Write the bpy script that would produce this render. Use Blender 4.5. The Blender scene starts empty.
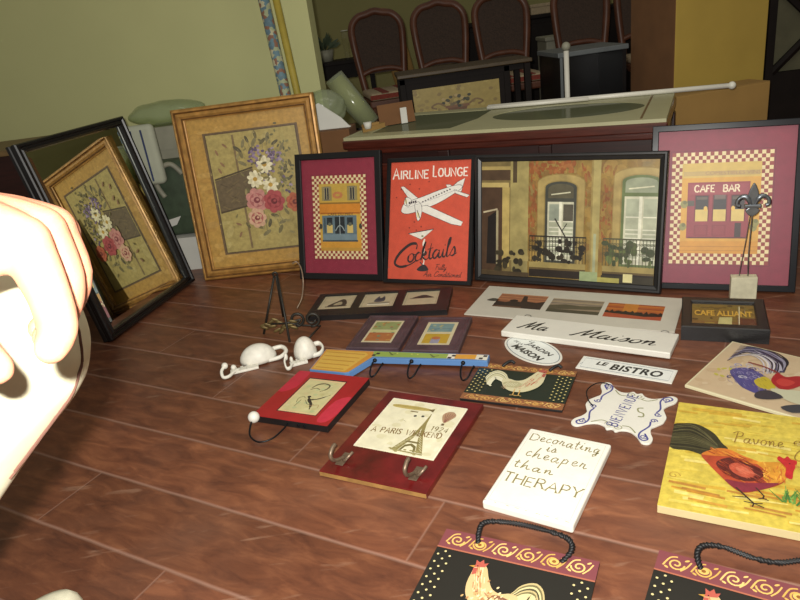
import bpy, bmesh, math, random
from mathutils import Vector, Matrix
random.seed(7)
SC = bpy.context.scene
COL = SC.collection
PI = math.pi
R = math.radians

# ---------------------------------------------------------------- camera
cam_d = bpy.data.cameras.new('camera'); cam = bpy.data.objects.new('camera', cam_d); COL.objects.link(cam)
cam_d.sensor_width = 36.0; cam_d.lens = 672.04 / 800 * 36.0
cam_d.clip_start = 0.02; cam_d.clip_end = 60
pitch, roll = 0.394481, -0.138029
F = Vector((0, math.cos(pitch), -math.sin(pitch))); RT = Vector((1, 0, 0)); UP = Vector((0, math.sin(pitch), math.cos(pitch)))
R2 = RT * math.cos(roll) + UP * math.sin(roll); U2 = -RT * math.sin(roll) + UP * math.cos(roll)
cam.matrix_world = Matrix(((R2.x, U2.x, -F.x, 0), (R2.y, U2.y, -F.y, 0), (R2.z, U2.z, -F.z, 1), (0, 0, 0, 1)))
SC.camera = cam

# ---------------------------------------------------------------- light
W = bpy.data.worlds.new('room_air'); SC.world = W; W.use_nodes = True
W.node_tree.nodes['Background'].inputs['Color'].default_value = (1.0, 0.93, 0.78, 1)
W.node_tree.nodes['Background'].inputs['Strength'].default_value = 0.20
fl = bpy.data.lights.new('camera_flash', 'AREA'); fl.shape = 'RECTANGLE'; fl.size = 0.03; fl.size_y = 0.018
fl.energy = 52; fl.color = (1.0, 0.97, 0.9)
flo = bpy.data.objects.new('camera_flash', fl); COL.objects.link(flo)
flo.location = (-0.035, 0.012, 1.045)
flo.rotation_euler = (Vector((0.25, 2.5, 0.15)) - flo.location).to_track_quat('-Z', 'Y').to_euler()
ld = bpy.data.lights.new('overhead_fill', 'AREA'); ld.shape = 'RECTANGLE'; ld.size = 2.2; ld.size_y = 1.6  # added overhead fill to lift the ambient level
ld.energy = 22; ld.color = (1.0, 0.95, 0.8)
ldo = bpy.data.objects.new('overhead_fill', ld); COL.objects.link(ldo); ldo.location = (0.9, 1.3, 2.55)
SC.view_settings.view_transform = 'Standard'; SC.view_settings.look = 'None'
SC.view_settings.exposure = 0.0; SC.view_settings.gamma = 1.0; SC.view_settings.use_curve_mapping = False

# ---------------------------------------------------------------- colour + materials
def lin(h):
    if isinstance(h, (tuple, list)): return tuple(h)[:3]
    h = h.lstrip('#'); v = [int(h[i:i+2], 16) / 255 for i in (0, 2, 4)]
    return tuple(c / 12.92 if c <= .04045 else ((c + .055) / 1.055) ** 2.4 for c in v)
MATS = {}
def mat(name, col, rough=.5, metal=0.0, var=.12, scale=14.0, bump=0.0, coat=0.0, spec=.5, stretch=(1, 1, 1), sss=0.0, trans=0.0):
    if name in MATS: return MATS[name]
    m = bpy.data.materials.new(name); m.use_nodes = True; nt = m.node_tree; N = nt.nodes; L = nt.links
    b = N['Principled BSDF']; c = lin(col)
    b.inputs['Roughness'].default_value = rough; b.inputs['Metallic'].default_value = metal
    b.inputs['Coat Weight'].default_value = coat; b.inputs['Coat Roughness'].default_value = .08
    b.inputs['Specular IOR Level'].default_value = spec
    if sss: b.inputs['Subsurface Weight'].default_value = sss; b.inputs['Subsurface Scale'].default_value = .01
    tc = N.new('ShaderNodeTexCoord'); mp = N.new('ShaderNodeMapping'); mp.inputs['Scale'].default_value = stretch
    L.new(tc.outputs['Object'], mp.inputs['Vector'])
    nz = N.new('ShaderNodeTexNoise'); nz.inputs['Scale'].default_value = scale; nz.inputs['Detail'].default_value = 5
    L.new(mp.outputs['Vector'], nz.inputs['Vector'])
    rp = N.new('ShaderNodeValToRGB'); rp.color_ramp.elements[0].position = .3; rp.color_ramp.elements[1].position = .72
    rp.color_ramp.elements[0].color = (*[max(0, x * (1 - var)) for x in c], 1)
    rp.color_ramp.elements[1].color = (*[min(1, x * (1 + var)) for x in c], 1)
    L.new(nz.outputs['Fac'], rp.inputs['Fac']); L.new(rp.outputs['Color'], b.inputs['Base Color'])
    if bump:
        bp = N.new('ShaderNodeBump'); bp.inputs['Strength'].default_value = bump; bp.inputs['Distance'].default_value = .004
        L.new(nz.outputs['Fac'], bp.inputs['Height']); L.new(bp.outputs['Normal'], b.inputs['Normal'])
    MATS[name] = m; return m
def art_mat(name, rough=.45, coat=0.0, var=.08, scale=40):
    if name in MATS: return MATS[name]
    m = bpy.data.materials.new(name); m.use_nodes = True; nt = m.node_tree; N = nt.nodes; L = nt.links
    b = N['Principled BSDF']; b.inputs['Roughness'].default_value = rough; b.inputs['Coat Weight'].default_value = coat
    at = N.new('ShaderNodeVertexColor'); at.layer_name = 'Col'
    tc = N.new('ShaderNodeTexCoord'); nz = N.new('ShaderNodeTexNoise'); nz.inputs['Scale'].default_value = scale; nz.inputs['Detail'].default_value = 4
    L.new(tc.outputs['Object'], nz.inputs['Vector'])
    mr = N.new('ShaderNodeMapRange'); mr.inputs['From Min'].default_value = .25; mr.inputs['From Max'].default_value = .75
    mr.inputs['To Min'].default_value = 1 - var; mr.inputs['To Max'].default_value = 1 + var
    L.new(nz.outputs['Fac'], mr.inputs['Value'])
    mx = N.new('ShaderNodeVectorMath'); mx.operation = 'SCALE'
    L.new(at.outputs['Color'], mx.inputs[0]); L.new(mr.outputs['Result'], mx.inputs['Scale']); L.new(mx.outputs['Vector'], b.inputs['Base Color'])
    MATS[name] = m; return m
def glass_mat(name, tint=(1, 1, 1), gloss=1.0, rough=.02, haze=0.0):
    if name in MATS: return MATS[name]
    m = bpy.data.materials.new(name); m.use_nodes = True; nt = m.node_tree; N = nt.nodes; L = nt.links
    N.remove(N['Principled BSDF']); out = N['Material Output']
    t = N.new('ShaderNodeBsdfTransparent'); t.inputs['Color'].default_value = (*tint, 1)
    g = N.new('ShaderNodeBsdfGlossy'); g.inputs['Roughness'].default_value = rough
    fr = N.new('ShaderNodeFresnel'); fr.inputs['IOR'].default_value = 1.15 if gloss < 1 else 1.45
    ge = N.new('ShaderNodeNewGeometry'); fm = N.new('ShaderNodeMath'); fm.operation = 'MULTIPLY'; bf = N.new('ShaderNodeMath'); bf.operation = 'SUBTRACT'; bf.inputs[0].default_value = 1
    L.new(ge.outputs['Backfacing'], bf.inputs[1]); L.new(fr.outputs['Fac'], fm.inputs[0]); L.new(bf.outputs[0], fm.inputs[1])
    mx = N.new('ShaderNodeMixShader'); L.new(fm.outputs[0], mx.inputs['Fac']); L.new(t.outputs[0], mx.inputs[1]); L.new(g.outputs[0], mx.inputs[2])
    last = mx
    if haze:
        d = N.new('ShaderNodeBsdfDiffuse'); d.inputs['Color'].default_value = (*[min(1, x) for x in tint], 1)
        m2 = N.new('ShaderNodeMixShader'); m2.inputs['Fac'].default_value = haze
        L.new(mx.outputs[0], m2.inputs[1]); L.new(d.outputs[0], m2.inputs[2]); last = m2
    L.new(last.outputs[0], out.inputs['Surface'])
    MATS[name] = m; return m

# ---------------------------------------------------------------- object helpers
def tag(o, label, cat, group=None, kind=None):
    if label: o['label'] = label
    if cat: o['category'] = cat
    if group: o['group'] = group
    if kind: o['kind'] = kind
    return o
def thing(name, label, cat, loc=(0, 0, 0), yaw=0.0, group=None):
    o = bpy.data.objects.new(name, None); COL.objects.link(o); o.empty_display_size = .05
    o.location = loc; o.rotation_euler = (0, 0, R(yaw)); return tag(o, label, cat, group)
def leaning(name, label, cat, bl, yaw, lean, depth, group=None, shift=0.0):
    """thing whose local x runs along its bottom edge, y up its face, z out of its face"""
    a = R(yaw); e = Vector((math.cos(a), math.sin(a), 0)); n = Vector((-math.sin(a), math.cos(a), 0)); l = R(lean)
    u = n * math.sin(l) + Vector((0, 0, math.cos(l))); z = e.cross(u)
    p = Vector((bl[0], bl[1], 0)) - z * depth; p.z = 0.0005
    o = bpy.data.objects.new(name, None); COL.objects.link(o); o.empty_display_size = .05
    o.matrix_world = Matrix(((e.x, u.x, z.x, p.x), (e.y, u.y, z.y, p.y), (e.z, u.z, z.z, p.z), (0, 0, 0, 1)))
    return tag(o, label, cat, group)
def obj(name, bm, m, parent=None, bevel=0.0, smooth=False, seg=2, subd=0, label=None):
    me = bpy.data.meshes.new(name); bm.normal_update(); bm.to_mesh(me); bm.free()
    o = bpy.data.objects.new(name, me); COL.objects.link(o)
    for x in (m if isinstance(m, (list, tuple)) else [m]): me.materials.append(x)
    if smooth:
        for p in me.polygons: p.use_smooth = True
    if parent: o.parent = parent
    if bevel:
        md = o.modifiers.new('bevel', 'BEVEL'); md.width = bevel; md.segments = seg; md.limit_method = 'ANGLE'; md.angle_limit = R(40)
    if subd:
        md = o.modifiers.new('subd', 'SUBSURF'); md.levels = subd; md.render_levels = subd
    if label: o['label'] = label
    return o
def B(): return bmesh.new()
def box(bm, x0, x1, y0, y1, z0, z1, M=None, mi=0):
    vs = [bm.verts.new(Vector(p) if M is None else M @ Vector(p)) for p in
          ((x0, y0, z0), (x1, y0, z0), (x1, y1, z0), (x0, y1, z0), (x0, y0, z1), (x1, y0, z1), (x1, y1, z1), (x0, y1, z1))]
    for f in ((3, 2, 1, 0), (4, 5, 6, 7), (0, 1, 5, 4), (1, 2, 6, 5), (2, 3, 7, 6), (3, 0, 4, 7)):
        bm.faces.new([vs[i] for i in f]).material_index = mi
    return bm
def prism(bm, pts, z0, z1, mi=0):
    a = [bm.verts.new((x, y, z0)) for x, y in pts]; b = [bm.verts.new((x, y, z1)) for x, y in pts]
    n = len(pts); ar = sum(pts[i][0] * pts[(i+1) % n][1] - pts[(i+1) % n][0] * pts[i][1] for i in range(n))
    if ar < 0: a.reverse(); b.reverse()
    bm.faces.new(list(reversed(a))).material_index = mi; bm.faces.new(b).material_index = mi
    for i in range(n):
        j = (i + 1) % n; bm.faces.new((a[i], a[j], b[j], b[i])).material_index = mi
    return bm
def catmull(pts, k=6, closed=False):
    P = [Vector(p) for p in pts]; n = len(P)
    if n < 3: return P
    out = []
    for i in range(n if closed else n - 1):
        p0 = P[(i-1) % n] if closed or i > 0 else P[0]; p1 = P[i]; p2 = P[(i+1) % n]
        p3 = P[(i+2) % n] if closed or i + 2 < n else P[-1]
        for j in range(k):
            t = j / k
            out.append(.5 * ((2*p1) + (p2-p0)*t + (2*p0-5*p1+4*p2-p3)*t*t + (3*p1-p0-3*p2+p3)*t**3))
    if not closed: out.append(P[-1])
    return out
def tube(bm, pts, r, n=8, closed=False, cap=True):
    P = [Vector(p) for p in pts]; m = len(P)
    rr = list(r) if isinstance(r, (list, tuple)) else [r] * m
    rings = []; up = None
    for i in range(m):
        if closed: t = P[(i+1) % m] - P[(i-1) % m]
        else: t = P[min(i+1, m-1)] - P[max(i-1, 0)]
        if t.length < 1e-9: t = Vector((0, 0, 1))
        t.normalize()
        if up is None:
            up = t.orthogonal().normalized()
        else:
            up = up - t * up.dot(t)
            up = up.normalized() if up.length > 1e-6 else t.orthogonal().normalized()
        s = t.cross(up)
        rings.append([bm.verts.new(P[i] + (up * math.cos(2*PI*k/n) + s * math.sin(2*PI*k/n)) * rr[i]) for k in range(n)])
    for i in range(m if closed else m - 1):
        a, b = rings[i], rings[(i+1) % m]
        for k in range(n): bm.faces.new((a[k], a[(k+1) % n], b[(k+1) % n], b[k]))
    if cap and not closed:
        bm.faces.new(list(reversed(rings[0]))); bm.faces.new(rings[-1])
    return bm
def lathe(bm, prof, n=24, M=None):
    rings = []
    for r, z in prof:
        rings.append([bm.verts.new((M or Matrix()) @ Vector((r * math.cos(2*PI*k/n), r * math.sin(2*PI*k/n), z))) for k in range(n)])
    for a, b in zip(rings, rings[1:]):
        for k in range(n): bm.faces.new((a[k], a[(k+1) % n], b[(k+1) % n], b[k]))
    bm.faces.new(list(reversed(rings[0]))); bm.faces.new(rings[-1]); return bm
def ball(bm, c, r, n=16, sc=(1, 1, 1)):
    M = Matrix.Translation(Vector(c)) @ Matrix.Diagonal((r*sc[0], r*sc[1], r*sc[2], 1))
    bmesh.ops.create_uvsphere(bm, u_segments=n, v_segments=max(6, n//2), radius=1, matrix=M); return bm
def frame_bm(w, h, prof):
    """mitred frame; prof = closed ring of (inset, z)"""
    bm = B(); rings = []
    for d, z in prof:
        rings.append([bm.verts.new(p) for p in ((d, d, z), (w-d, d, z), (w-d, h-d, z), (d, h-d, z))])
    n = len(rings)
    for i in range(n):
        a, b = rings[i], rings[(i+1) % n]
        for k in range(4): bm.faces.new((a[k], a[(k+1) % 4], b[(k+1) % 4], b[k]))
    bmesh.ops.recalc_face_normals(bm, faces=bm.faces); return bm
def flat_prof(wd, dp): return [(0, 0), (0, dp*.9), (.1*wd, dp), (.9*wd, dp), (wd, dp*.88), (wd, 0)]

# ---------------------------------------------------------------- flat printed / painted artwork
def text_mesh(s, shear=0.0, bold=0.0, space=1.0):
    cu = bpy.data.curves.new('lettering', 'FONT'); cu.body = s; cu.size = 1; cu.shear = shear; cu.offset = bold; cu.space_character = space; cu.resolution_u = 3
    o = bpy.data.objects.new('lettering', cu); COL.objects.link(o)
    me = bpy.data.meshes.new_from_object(o.evaluated_get(bpy.context.evaluated_depsgraph_get()))
    V = [(v.co.x, v.co.y) for v in me.vertices]; Fc = [tuple(p.vertices) for p in me.polygons]
    bpy.data.objects.remove(o); bpy.data.curves.remove(cu); bpy.data.meshes.remove(me)
    return V, Fc
CAPS = {'A': (.8, [[(0,0),(.4,1),(.8,0)],[(.15,.36),(.65,.36)]]), 'B': (.62, [[(0,0),(0,1),(.4,1),(.55,.86),(.5,.6),(.36,.53),(0,.53)],[(.36,.53),(.6,.4),(.6,.14),(.42,0),(0,0)]]),
 'C': (.7, [[(.68,.8),(.5,1),(.22,.97),(.03,.7),(.03,.3),(.22,.03),(.5,0),(.68,.2)]]), 'D': (.7, [[(0,0),(0,1),(.35,1),(.62,.8),(.68,.5),(.62,.2),(.35,0),(0,0)]]),
 'E': (.55, [[(.55,1),(0,1),(0,0),(.55,0)],[(0,.52),(.42,.52)]]), 'F': (.5, [[(.5,1),(0,1),(0,0)],[(0,.52),(.4,.52)]]),
 'G': (.72, [[(.68,.82),(.5,1),(.22,.97),(.03,.7),(.03,.3),(.22,.03),(.5,0),(.68,.15),(.68,.42),(.45,.42)]]), 'H': (.65, [[(0,0),(0,1)],[(.65,0),(.65,1)],[(0,.52),(.65,.52)]]),
 'I': (.12, [[(.06,0),(.06,1)]]), 'K': (.6, [[(0,0),(0,1)],[(.58,1),(0,.42)],[(.2,.6),(.6,0)]]), 'L': (.5, [[(0,1),(0,0),(.5,0)]]),
 'M': (.85, [[(0,0),(.06,1),(.42,.2),(.79,1),(.85,0)]]), 'N': (.66, [[(0,0),(0,1),(.66,0),(.66,1)]]), 'O': (.75, [[(.37,1),(.12,.9),(.02,.5),(.12,.1),(.37,0),(.63,.1),(.73,.5),(.63,.9),(.37,1)]]),
 'P': (.56, [[(0,0),(0,1),(.38,1),(.54,.86),(.54,.62),(.38,.48),(0,.48)]]), 'R': (.62, [[(0,0),(0,1),(.38,1),(.54,.86),(.54,.64),(.38,.52),(0,.52)],[(.3,.52),(.62,0)]]),
 'S': (.55, [[(.52,.84),(.36,1),(.14,.97),(.03,.78),(.14,.58),(.42,.45),(.52,.25),(.4,.03),(.16,0),(.02,.16)]]), 'T': (.66, [[(0,1),(.66,1)],[(.33,1),(.33,0)]]),
 'U': (.66, [[(0,1),(0,.3),(.15,.02),(.5,.02),(.66,.3),(.66,1)]]), 'V': (.74, [[(0,1),(.37,0),(.74,1)]]), 'W': (1.05, [[(0,1),(.26,0),(.52,.85),(.78,0),(1.05,1)]]),
 'Y': (.7, [[(0,1),(.35,.5),(.7,1)],[(.35,.5),(.35,0)]]), '1': (.2, [[(0,.82),(.14,1),(.14,0)]]), '9': (.5, [[(.46,.6),(.3,.42),(.08,.52),(.04,.8),(.2,1),(.42,.94),(.48,.6),(.36,.1),(.2,0)]]),
 '2': (.5, [[(.03,.78),(.18,1),(.4,.95),(.46,.7),(.05,0),(.5,0)]]), '4': (.52, [[(.38,0),(.38,1),(0,.3),(.52,.3)]]), ' ': (.4, [])}
SCR = {'M': (.95, [[(-.06,.06),(.03,.02),(.17,.45),(.36,1.0)],[(.36,1),(.35,.6),(.37,.04)],[(.37,.04),(.6,.6),(.8,1.02)],[(.8,1.02),(.74,.5),(.74,.08),(.82,0),(.95,.1)]]),
 'a': (.5, [[(.34,.38),(.22,.46),(.08,.36),(.02,.15),(.1,0),(.22,.06),(.34,.3),(.38,.44)],[(.38,.44),(.32,.12),(.38,0),(.52,.1)]]),
 'i': (.24, [[(0,.1),(.1,.44)],[(.1,.44),(.06,.1),(.12,0),(.26,.1)],[(.15,.62),(.18,.68)]]), 's': (.38, [[(0,.08),(.2,.46),(.27,.3),(.25,.08),(.12,0),(.02,.06)],[(.24,.05),(.38,.12)]]),
 'o': (.42, [[(.2,.46),(.06,.36),(.02,.14),(.12,0),(.28,.06),(.34,.28),(.26,.44),(.2,.46)],[(.3,.4),(.44,.36)]]), 'n': (.5, [[(0,.3),(.08,.44),(.08,.2),(.06,0)],[(.06,0),(.16,.34),(.28,.45),(.32,.3),(.3,.08),(.38,0),(.52,.1)]]),
 'C': (.7, [[(.62,.75),(.6,.98),(.4,.98),(.14,.62),(.04,.2),(.22,0),(.48,.06),(.66,.22)]]), 'c': (.34, [[(.3,.38),(.2,.46),(.06,.34),(.03,.1),(.14,0),(.34,.12)]]),
 'k': (.42, [[(0,0),(.1,.6),(.22,1.0),(.12,.5),(.04,0)],[(.06,.2),(.24,.44),(.26,.3),(.1,.22),(.2,.05),(.32,0),(.44,.1)]]), 't': (.26, [[(.14,.85),(.06,.2),(.12,0),(.28,.1)],[(-.04,.55),(.26,.6)]]),
 'l': (.24, [[(0,.1),(.18,.7),(.22,1),(.12,.8),(.06,.1),(.12,0),(.26,.1)]]), 'P': (.55, [[(.05,-.05),(.2,.95)],[(-.1,.8),(.2,1),(.5,.92),(.46,.62),(.14,.46)]]),
 'v': (.44, [[(0,.4),(.06,.44),(.1,.1),(.16,0),(.3,.2),(.34,.44),(.46,.4)]]), 'e': (.36, [[(.02,.14),(.22,.24),(.28,.38),(.18,.46),(.05,.3),(.05,.08),(.16,0),(.38,.12)]]),
 'u': (.46, [[(0,.4),(.06,.44),(.04,.12),(.12,0),(.26,.2),(.32,.44)],[(.32,.44),(.28,.1),(.34,0),(.48,.1)]]), 'r': (.4, [[(0,.1),(.1,.48),(.14,.4),(.26,.4),(.22,.1),(.28,0),(.42,.1)]]),
 'F': (.55, [[(.1,0),(.24,.9)],[(0,.85),(.25,.98),(.6,1)],[(.1,.5),(.45,.54)]]), 'y': (.42, [[(0,.4),(.06,.44),(.06,.12),(.14,0),(.28,.2),(.34,.44)],[(.34,.44),(.24,-.2),(.1,-.4),(.04,-.25),(.4,.08)]]),
 'A': (.75, [[(0,0),(.2,.4),(.46,1),(.5,.4),(.54,0),(.7,.06)],[(.12,.34),(.62,.4)]]), 'd': (.5, [[(.34,.38),(.22,.46),(.08,.36),(.02,.15),(.1,0),(.22,.06),(.34,.3)],[(.46,1),(.34,.2),(.38,0),(.52,.1)]]),
 'D': (.7, [[(.1,0),(.2,.95)],[(0,.9),(.35,1),(.62,.7),(.5,.15),(.1,0)]]), 'g': (.45, [[(.34,.38),(.2,.46),(.05,.3),(.06,.06),(.2,.04),(.34,.36)],[(.36,.44),(.26,-.25),(.1,-.36),(.06,-.2),(.42,.08)]]),
 'h': (.5, [[(0,0),(.1,.6),(.2,1)],[(.05,.1),(.18,.4),(.3,.44),(.3,.1),(.38,0),(.52,.1)]]), 'p': (.46, [[(.08,.44),(-.04,-.45)],[(.06,.3),(.22,.46),(.34,.34),(.28,.06),(.08,.04)]]), ' ': (.4, [])}
class Art:
    def __init__(s, w, h, z=0.0, x0=0.0, y0=0.0, step=1.2e-5):
        s.w, s.h, s.z, s.x0, s.y0, s.step = w, h, z, x0, y0, step; s.V = []; s.F = []; s.C = []; s.k = 0; s.clip = True
    def P(s, p): return (s.x0 + p[0] / 100 * s.w, s.y0 + p[1] / 100 * s.h)
    def _add(s, V, Fs, col):
        s.k += 1; z = s.z + s.k * s.step; o = len(s.V); c = lin(col)
        if s.clip: V = [(min(max(x, s.x0), s.x0 + s.w), min(max(y, s.y0), s.y0 + s.h)) for x, y in V]
        s.V += [(x, y, z) for x, y in V]; s.F += [tuple(i + o for i in f) for f in Fs]; s.C += [c] * len(Fs)
    def poly(s, pts, col, smooth=0):
        if smooth: pts = [tuple(p[:2]) for p in catmull([(a, b, 0) for a, b in pts], smooth, True)]
        V = [s.P(p) for p in pts]; n = len(V)
        if sum(V[i][0]*V[(i+1) % n][1] - V[(i+1) % n][0]*V[i][1] for i in range(n)) < 0: V.reverse()
        s._add(V, [tuple(range(n))], col)
    def rect(s, x0, y0, x1, y1, col): s.poly([(x0, y0), (x1, y0), (x1, y1), (x0, y1)], col)
    def ell(s, cx, cy, rx, ry, col, rot=0, n=16):
        """radii in percent of the width"""
        c = s.P((cx, cy)); k = s.w / 100; a = R(rot); V = []
        for i in range(n):
            t = 2*PI*i/n; x, y = rx*k*math.cos(t), ry*k*math.sin(t)
            V.append((c[0] + x*math.cos(a) - y*math.sin(a), c[1] + x*math.sin(a) + y*math.cos(a)))
        s._add(V, [tuple(range(n))], col)
    def line(s, pts, wd, col, smooth=0, closed=False, real=False):
        P = [Vector((*(p if real else s.P(p)), 0)) for p in pts]
        if smooth: P = catmull(P, smooth, closed)
        m = len(P); k = s.w / 100
        ww = [x * k for x in wd] if isinstance(wd, (list, tuple)) else None
        V = []
        for i in range(m):
            if closed: t = P[(i+1) % m] - P[i-1]
            else: t = P[min(i+1, m-1)] - P[max(i-1, 0)]
            if t.length < 1e-9: t = Vector((1, 0, 0))
            t.normalize(); nn = Vector((-t.y, t.x, 0))
            hw = (wd * k if ww is None else ww[min(len(ww)-1, int(i/(m-1)*(len(ww)-1)+.5))]) / 2
            V += [tuple((P[i] + nn*hw)[:2]), tuple((P[i] - nn*hw)[:2])]
        Fs = []
        for i in range(m if closed else m - 1):
            j = (i + 1) % m; Fs.append((2*i+1, 2*j+1, 2*j, 2*i))
        s._add(V, Fs, col)
    def text(s, st, x, y, w, h, col, shear=0, bold=0.0, space=1.0, rot=0):
        V, Fs = text_mesh(st, shear, bold, space)
        xs = [v[0] for v in V]; ys = [v[1] for v in V]; a, b, c, d = min(xs), max(xs), min(ys), max(ys)
        p0 = s.P((x, y)); W_, H_ = w/100*s.w, h/100*s.h; q = R(rot); O = []
        for u, v in V:
            X = (u-a)/(b-a)*W_; Y = (v-c)/(d-c)*H_
            O.append((p0[0] + X*math.cos(q) - Y*math.sin(q), p0[1] + X*math.sin(q) + Y*math.cos(q)))
        s._add(O, Fs, col)
    def strokes(s, st, x, y, w, h, col, wd, font=CAPS, slant=0.0, serif=0.0, rot=0, gap=.2, smooth=0, cal=False, jit=0.0, big=1.0):
        """letters drawn with a pen; w, h in percent; wd pen width in percent of the width"""
        adv = 0; L = []
        for ch in st:
            g = font.get(ch)
            if g is None: continue
            L.append((adv, g[1])); adv += g[0] + gap
        adv -= gap; p0 = s.P((x, y)); q = R(rot); W_, H_ = w/100*s.w, h/100*s.h; kx = W_/max(adv, .1)
        for n, (a, ss) in enumerate(L):
            dy = (random.random()-.5)*jit; hb = big if n == 0 or (n and st[n-1] == ' ') else 1.0
            for st_ in ss:
                pts = [((a + px + slant*py) * kx, (py*hb + dy) * H_) for px, py in st_]
                pts = [(p0[0] + X*math.cos(q) - Y*math.sin(q), p0[1] + X*math.sin(q) + Y*math.cos(q)) for X, Y in pts]
                ww = wd
                if cal and len(pts) > 1:
                    ww = [wd*.55, wd*1.25, wd*1.1, wd*.5]
                s.line(pts, ww, col, smooth=smooth, real=True)
                if serif:
                    for e_, f_ in ((0, 1), (-1, -2)):
                        d = Vector(st_[e_]) - Vector(st_[f_])
                        if abs(d.y) > abs(d.x) * 1.2:
                            c = pts[e_]; b = serif*kx; s.line([(c[0]-b*math.cos(q), c[1]-b*math.sin(q)), (c[0]+b*math.cos(q), c[1]+b*math.sin(q))], wd*.6, col, real=True)
    def checker(s, x0, y0, x1, y1, n, m, ca, cb):
        s.rect(x0, y0, x1, y1, ca); V = []; Fs = []
        for i in range(n):
            for j in range(m):
                if (i + j) % 2:
                    a, b, c, d = x0+(x1-x0)*i/n, x0+(x1-x0)*(i+1)/n, y0+(y1-y0)*j/m, y0+(y1-y0)*(j+1)/m
                    o = len(V); V += [s.P(p) for p in ((a, c), (b, c), (b, d), (a, d))]; Fs.append((o, o+1, o+2, o+3))
        s._add(V, Fs, cb)
    def spiral(s, cx, cy, r, turns, wd, col, start=0, cw=1, tail=None):
        pts = []
        n = int(14*turns)
        for i in range(n+1):
            t = i/n; a = R(start) + cw*2*PI*turns*t; rr = r*(1 - .82*t)
            pts.append((cx + rr*math.cos(a), cy + rr*math.sin(a)*s.w/s.h))
        if tail: pts = tail + pts
        s.line(pts, wd, col)
    def build(s, name, m, parent, label=None):
        me = bpy.data.meshes.new(name); me.from_pydata(s.V, [], s.F)
        at = me.color_attributes.new('Col', 'FLOAT_COLOR', 'CORNER')
        for p, c in zip(me.polygons, s.C):
            for li in p.loop_indices: at.data[li].color = (*c, 1)
        me.materials.append(m); o = bpy.data.objects.new(name, me); COL.objects.link(o); o.parent = parent
        if label: o['label'] = label
        return o
def copy_tree(o, parent=None):
    c = o.copy(); COL.objects.link(c)
    if parent: c.parent = parent
    for ch in list(o.children): copy_tree(ch, c)
    return c

# ---------------------------------------------------------------- materials
M = dict(
 black=mat('black_lacquer', '#111012', .32, var=.15, coat=.15), blacksat=mat('black_satin', '#1b1a1b', .42, var=.2),
 gold=mat('gilded_wood', '#ab7f42', .4, metal=.25, var=.3, scale=30, bump=.2), golddk=mat('aged_gilding', '#6d4a22', .5, metal=.2, var=.35, scale=40, bump=.2),
 mahog=mat('mahogany', '#4a1f15', .3, var=.35, scale=9, stretch=(1, 14, 14), coat=.3), mahogdk=mat('dark_mahogany', '#2a110d', .4, var=.3, scale=9, stretch=(1, 14, 14)),
 chair=mat('chair_wood', '#5a3423', .42, var=.25, scale=12), cane=mat('cane_weave', '#3a2a20', .8, var=.35, scale=120),
 cush=mat('seat_fabric', '#a8967a', .9, var=.15, scale=60), cushred=mat('red_stripe_fabric', '#7c3327', .9, var=.2, scale=60),
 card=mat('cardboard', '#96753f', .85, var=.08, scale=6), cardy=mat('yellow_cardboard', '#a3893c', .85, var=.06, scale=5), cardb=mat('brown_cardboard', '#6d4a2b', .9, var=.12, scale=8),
 cream=mat('cream_stone', '#a5a27e', .4, var=.06, scale=7), white=mat('white_paint', '#d9d6cc', .45, var=.03, scale=20), whited=mat('distressed_white', '#e2dfd4', .55, var=.05, scale=26, bump=.25),
 iron=mat('white_iron', '#dcd8cc', .5, var=.08, scale=40, bump=.3), wire=mat('black_iron', '#17181c', .4, metal=.5, var=.2), bronze=mat('bronze', '#7d6a58', .4, metal=.5, var=.3, scale=50),
 brass=mat('antique_brass', '#6d5c36', .5, metal=.5, var=.35, scale=50), pewter=mat('pewter', '#7d838a', .35, metal=.8, var=.2, scale=40), steel=mat('steel_wire', '#8e8c8c', .3, metal=.9),
 stone=mat('pale_stone', '#c3bda2', .8, var=.12, scale=50, bump=.2), glass=glass_mat('clear_glass'), greeng=glass_mat('tinted_glass', (.16, .17, .1), 1.0, .05, .6),
 plastic=glass_mat('plastic_film', (.70, .76, .55), 1.0, .15, .2), dark=mat('dark_wood', '#17100d', .65, spec=.2, var=.3, scale=10), paper=mat('white_paper', '#c9c8c0', .8, var=.03),
 tan=mat('tan_wood', '#6b5433', .5, var=.2, scale=12, stretch=(1, 10, 10)), grey=mat('grey_metal', '#5d6264', .45, var=.1), palegrey=mat('pale_grey_plastic', '#8f8d7c', .6, var=.1),
 rodm=mat('white_rod', '#d4d1c6', .35, var=.03), leaf=mat('leaf_green', '#4d5a45', .6, var=.3), redboard=mat('red_lacquer', '#5d1314', .3, var=.45, scale=16, coat=.3),
 art=art_mat('print_matte', .5, 0, .1), artg=art_mat('print_glossy', .3, .0, .08), paint=art_mat('oil_paint', .45, 0, .22, 70), enamel=art_mat('enamel', .3, .15, .03))
backing = mat('backing_board', '#3a3029', .9)

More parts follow.
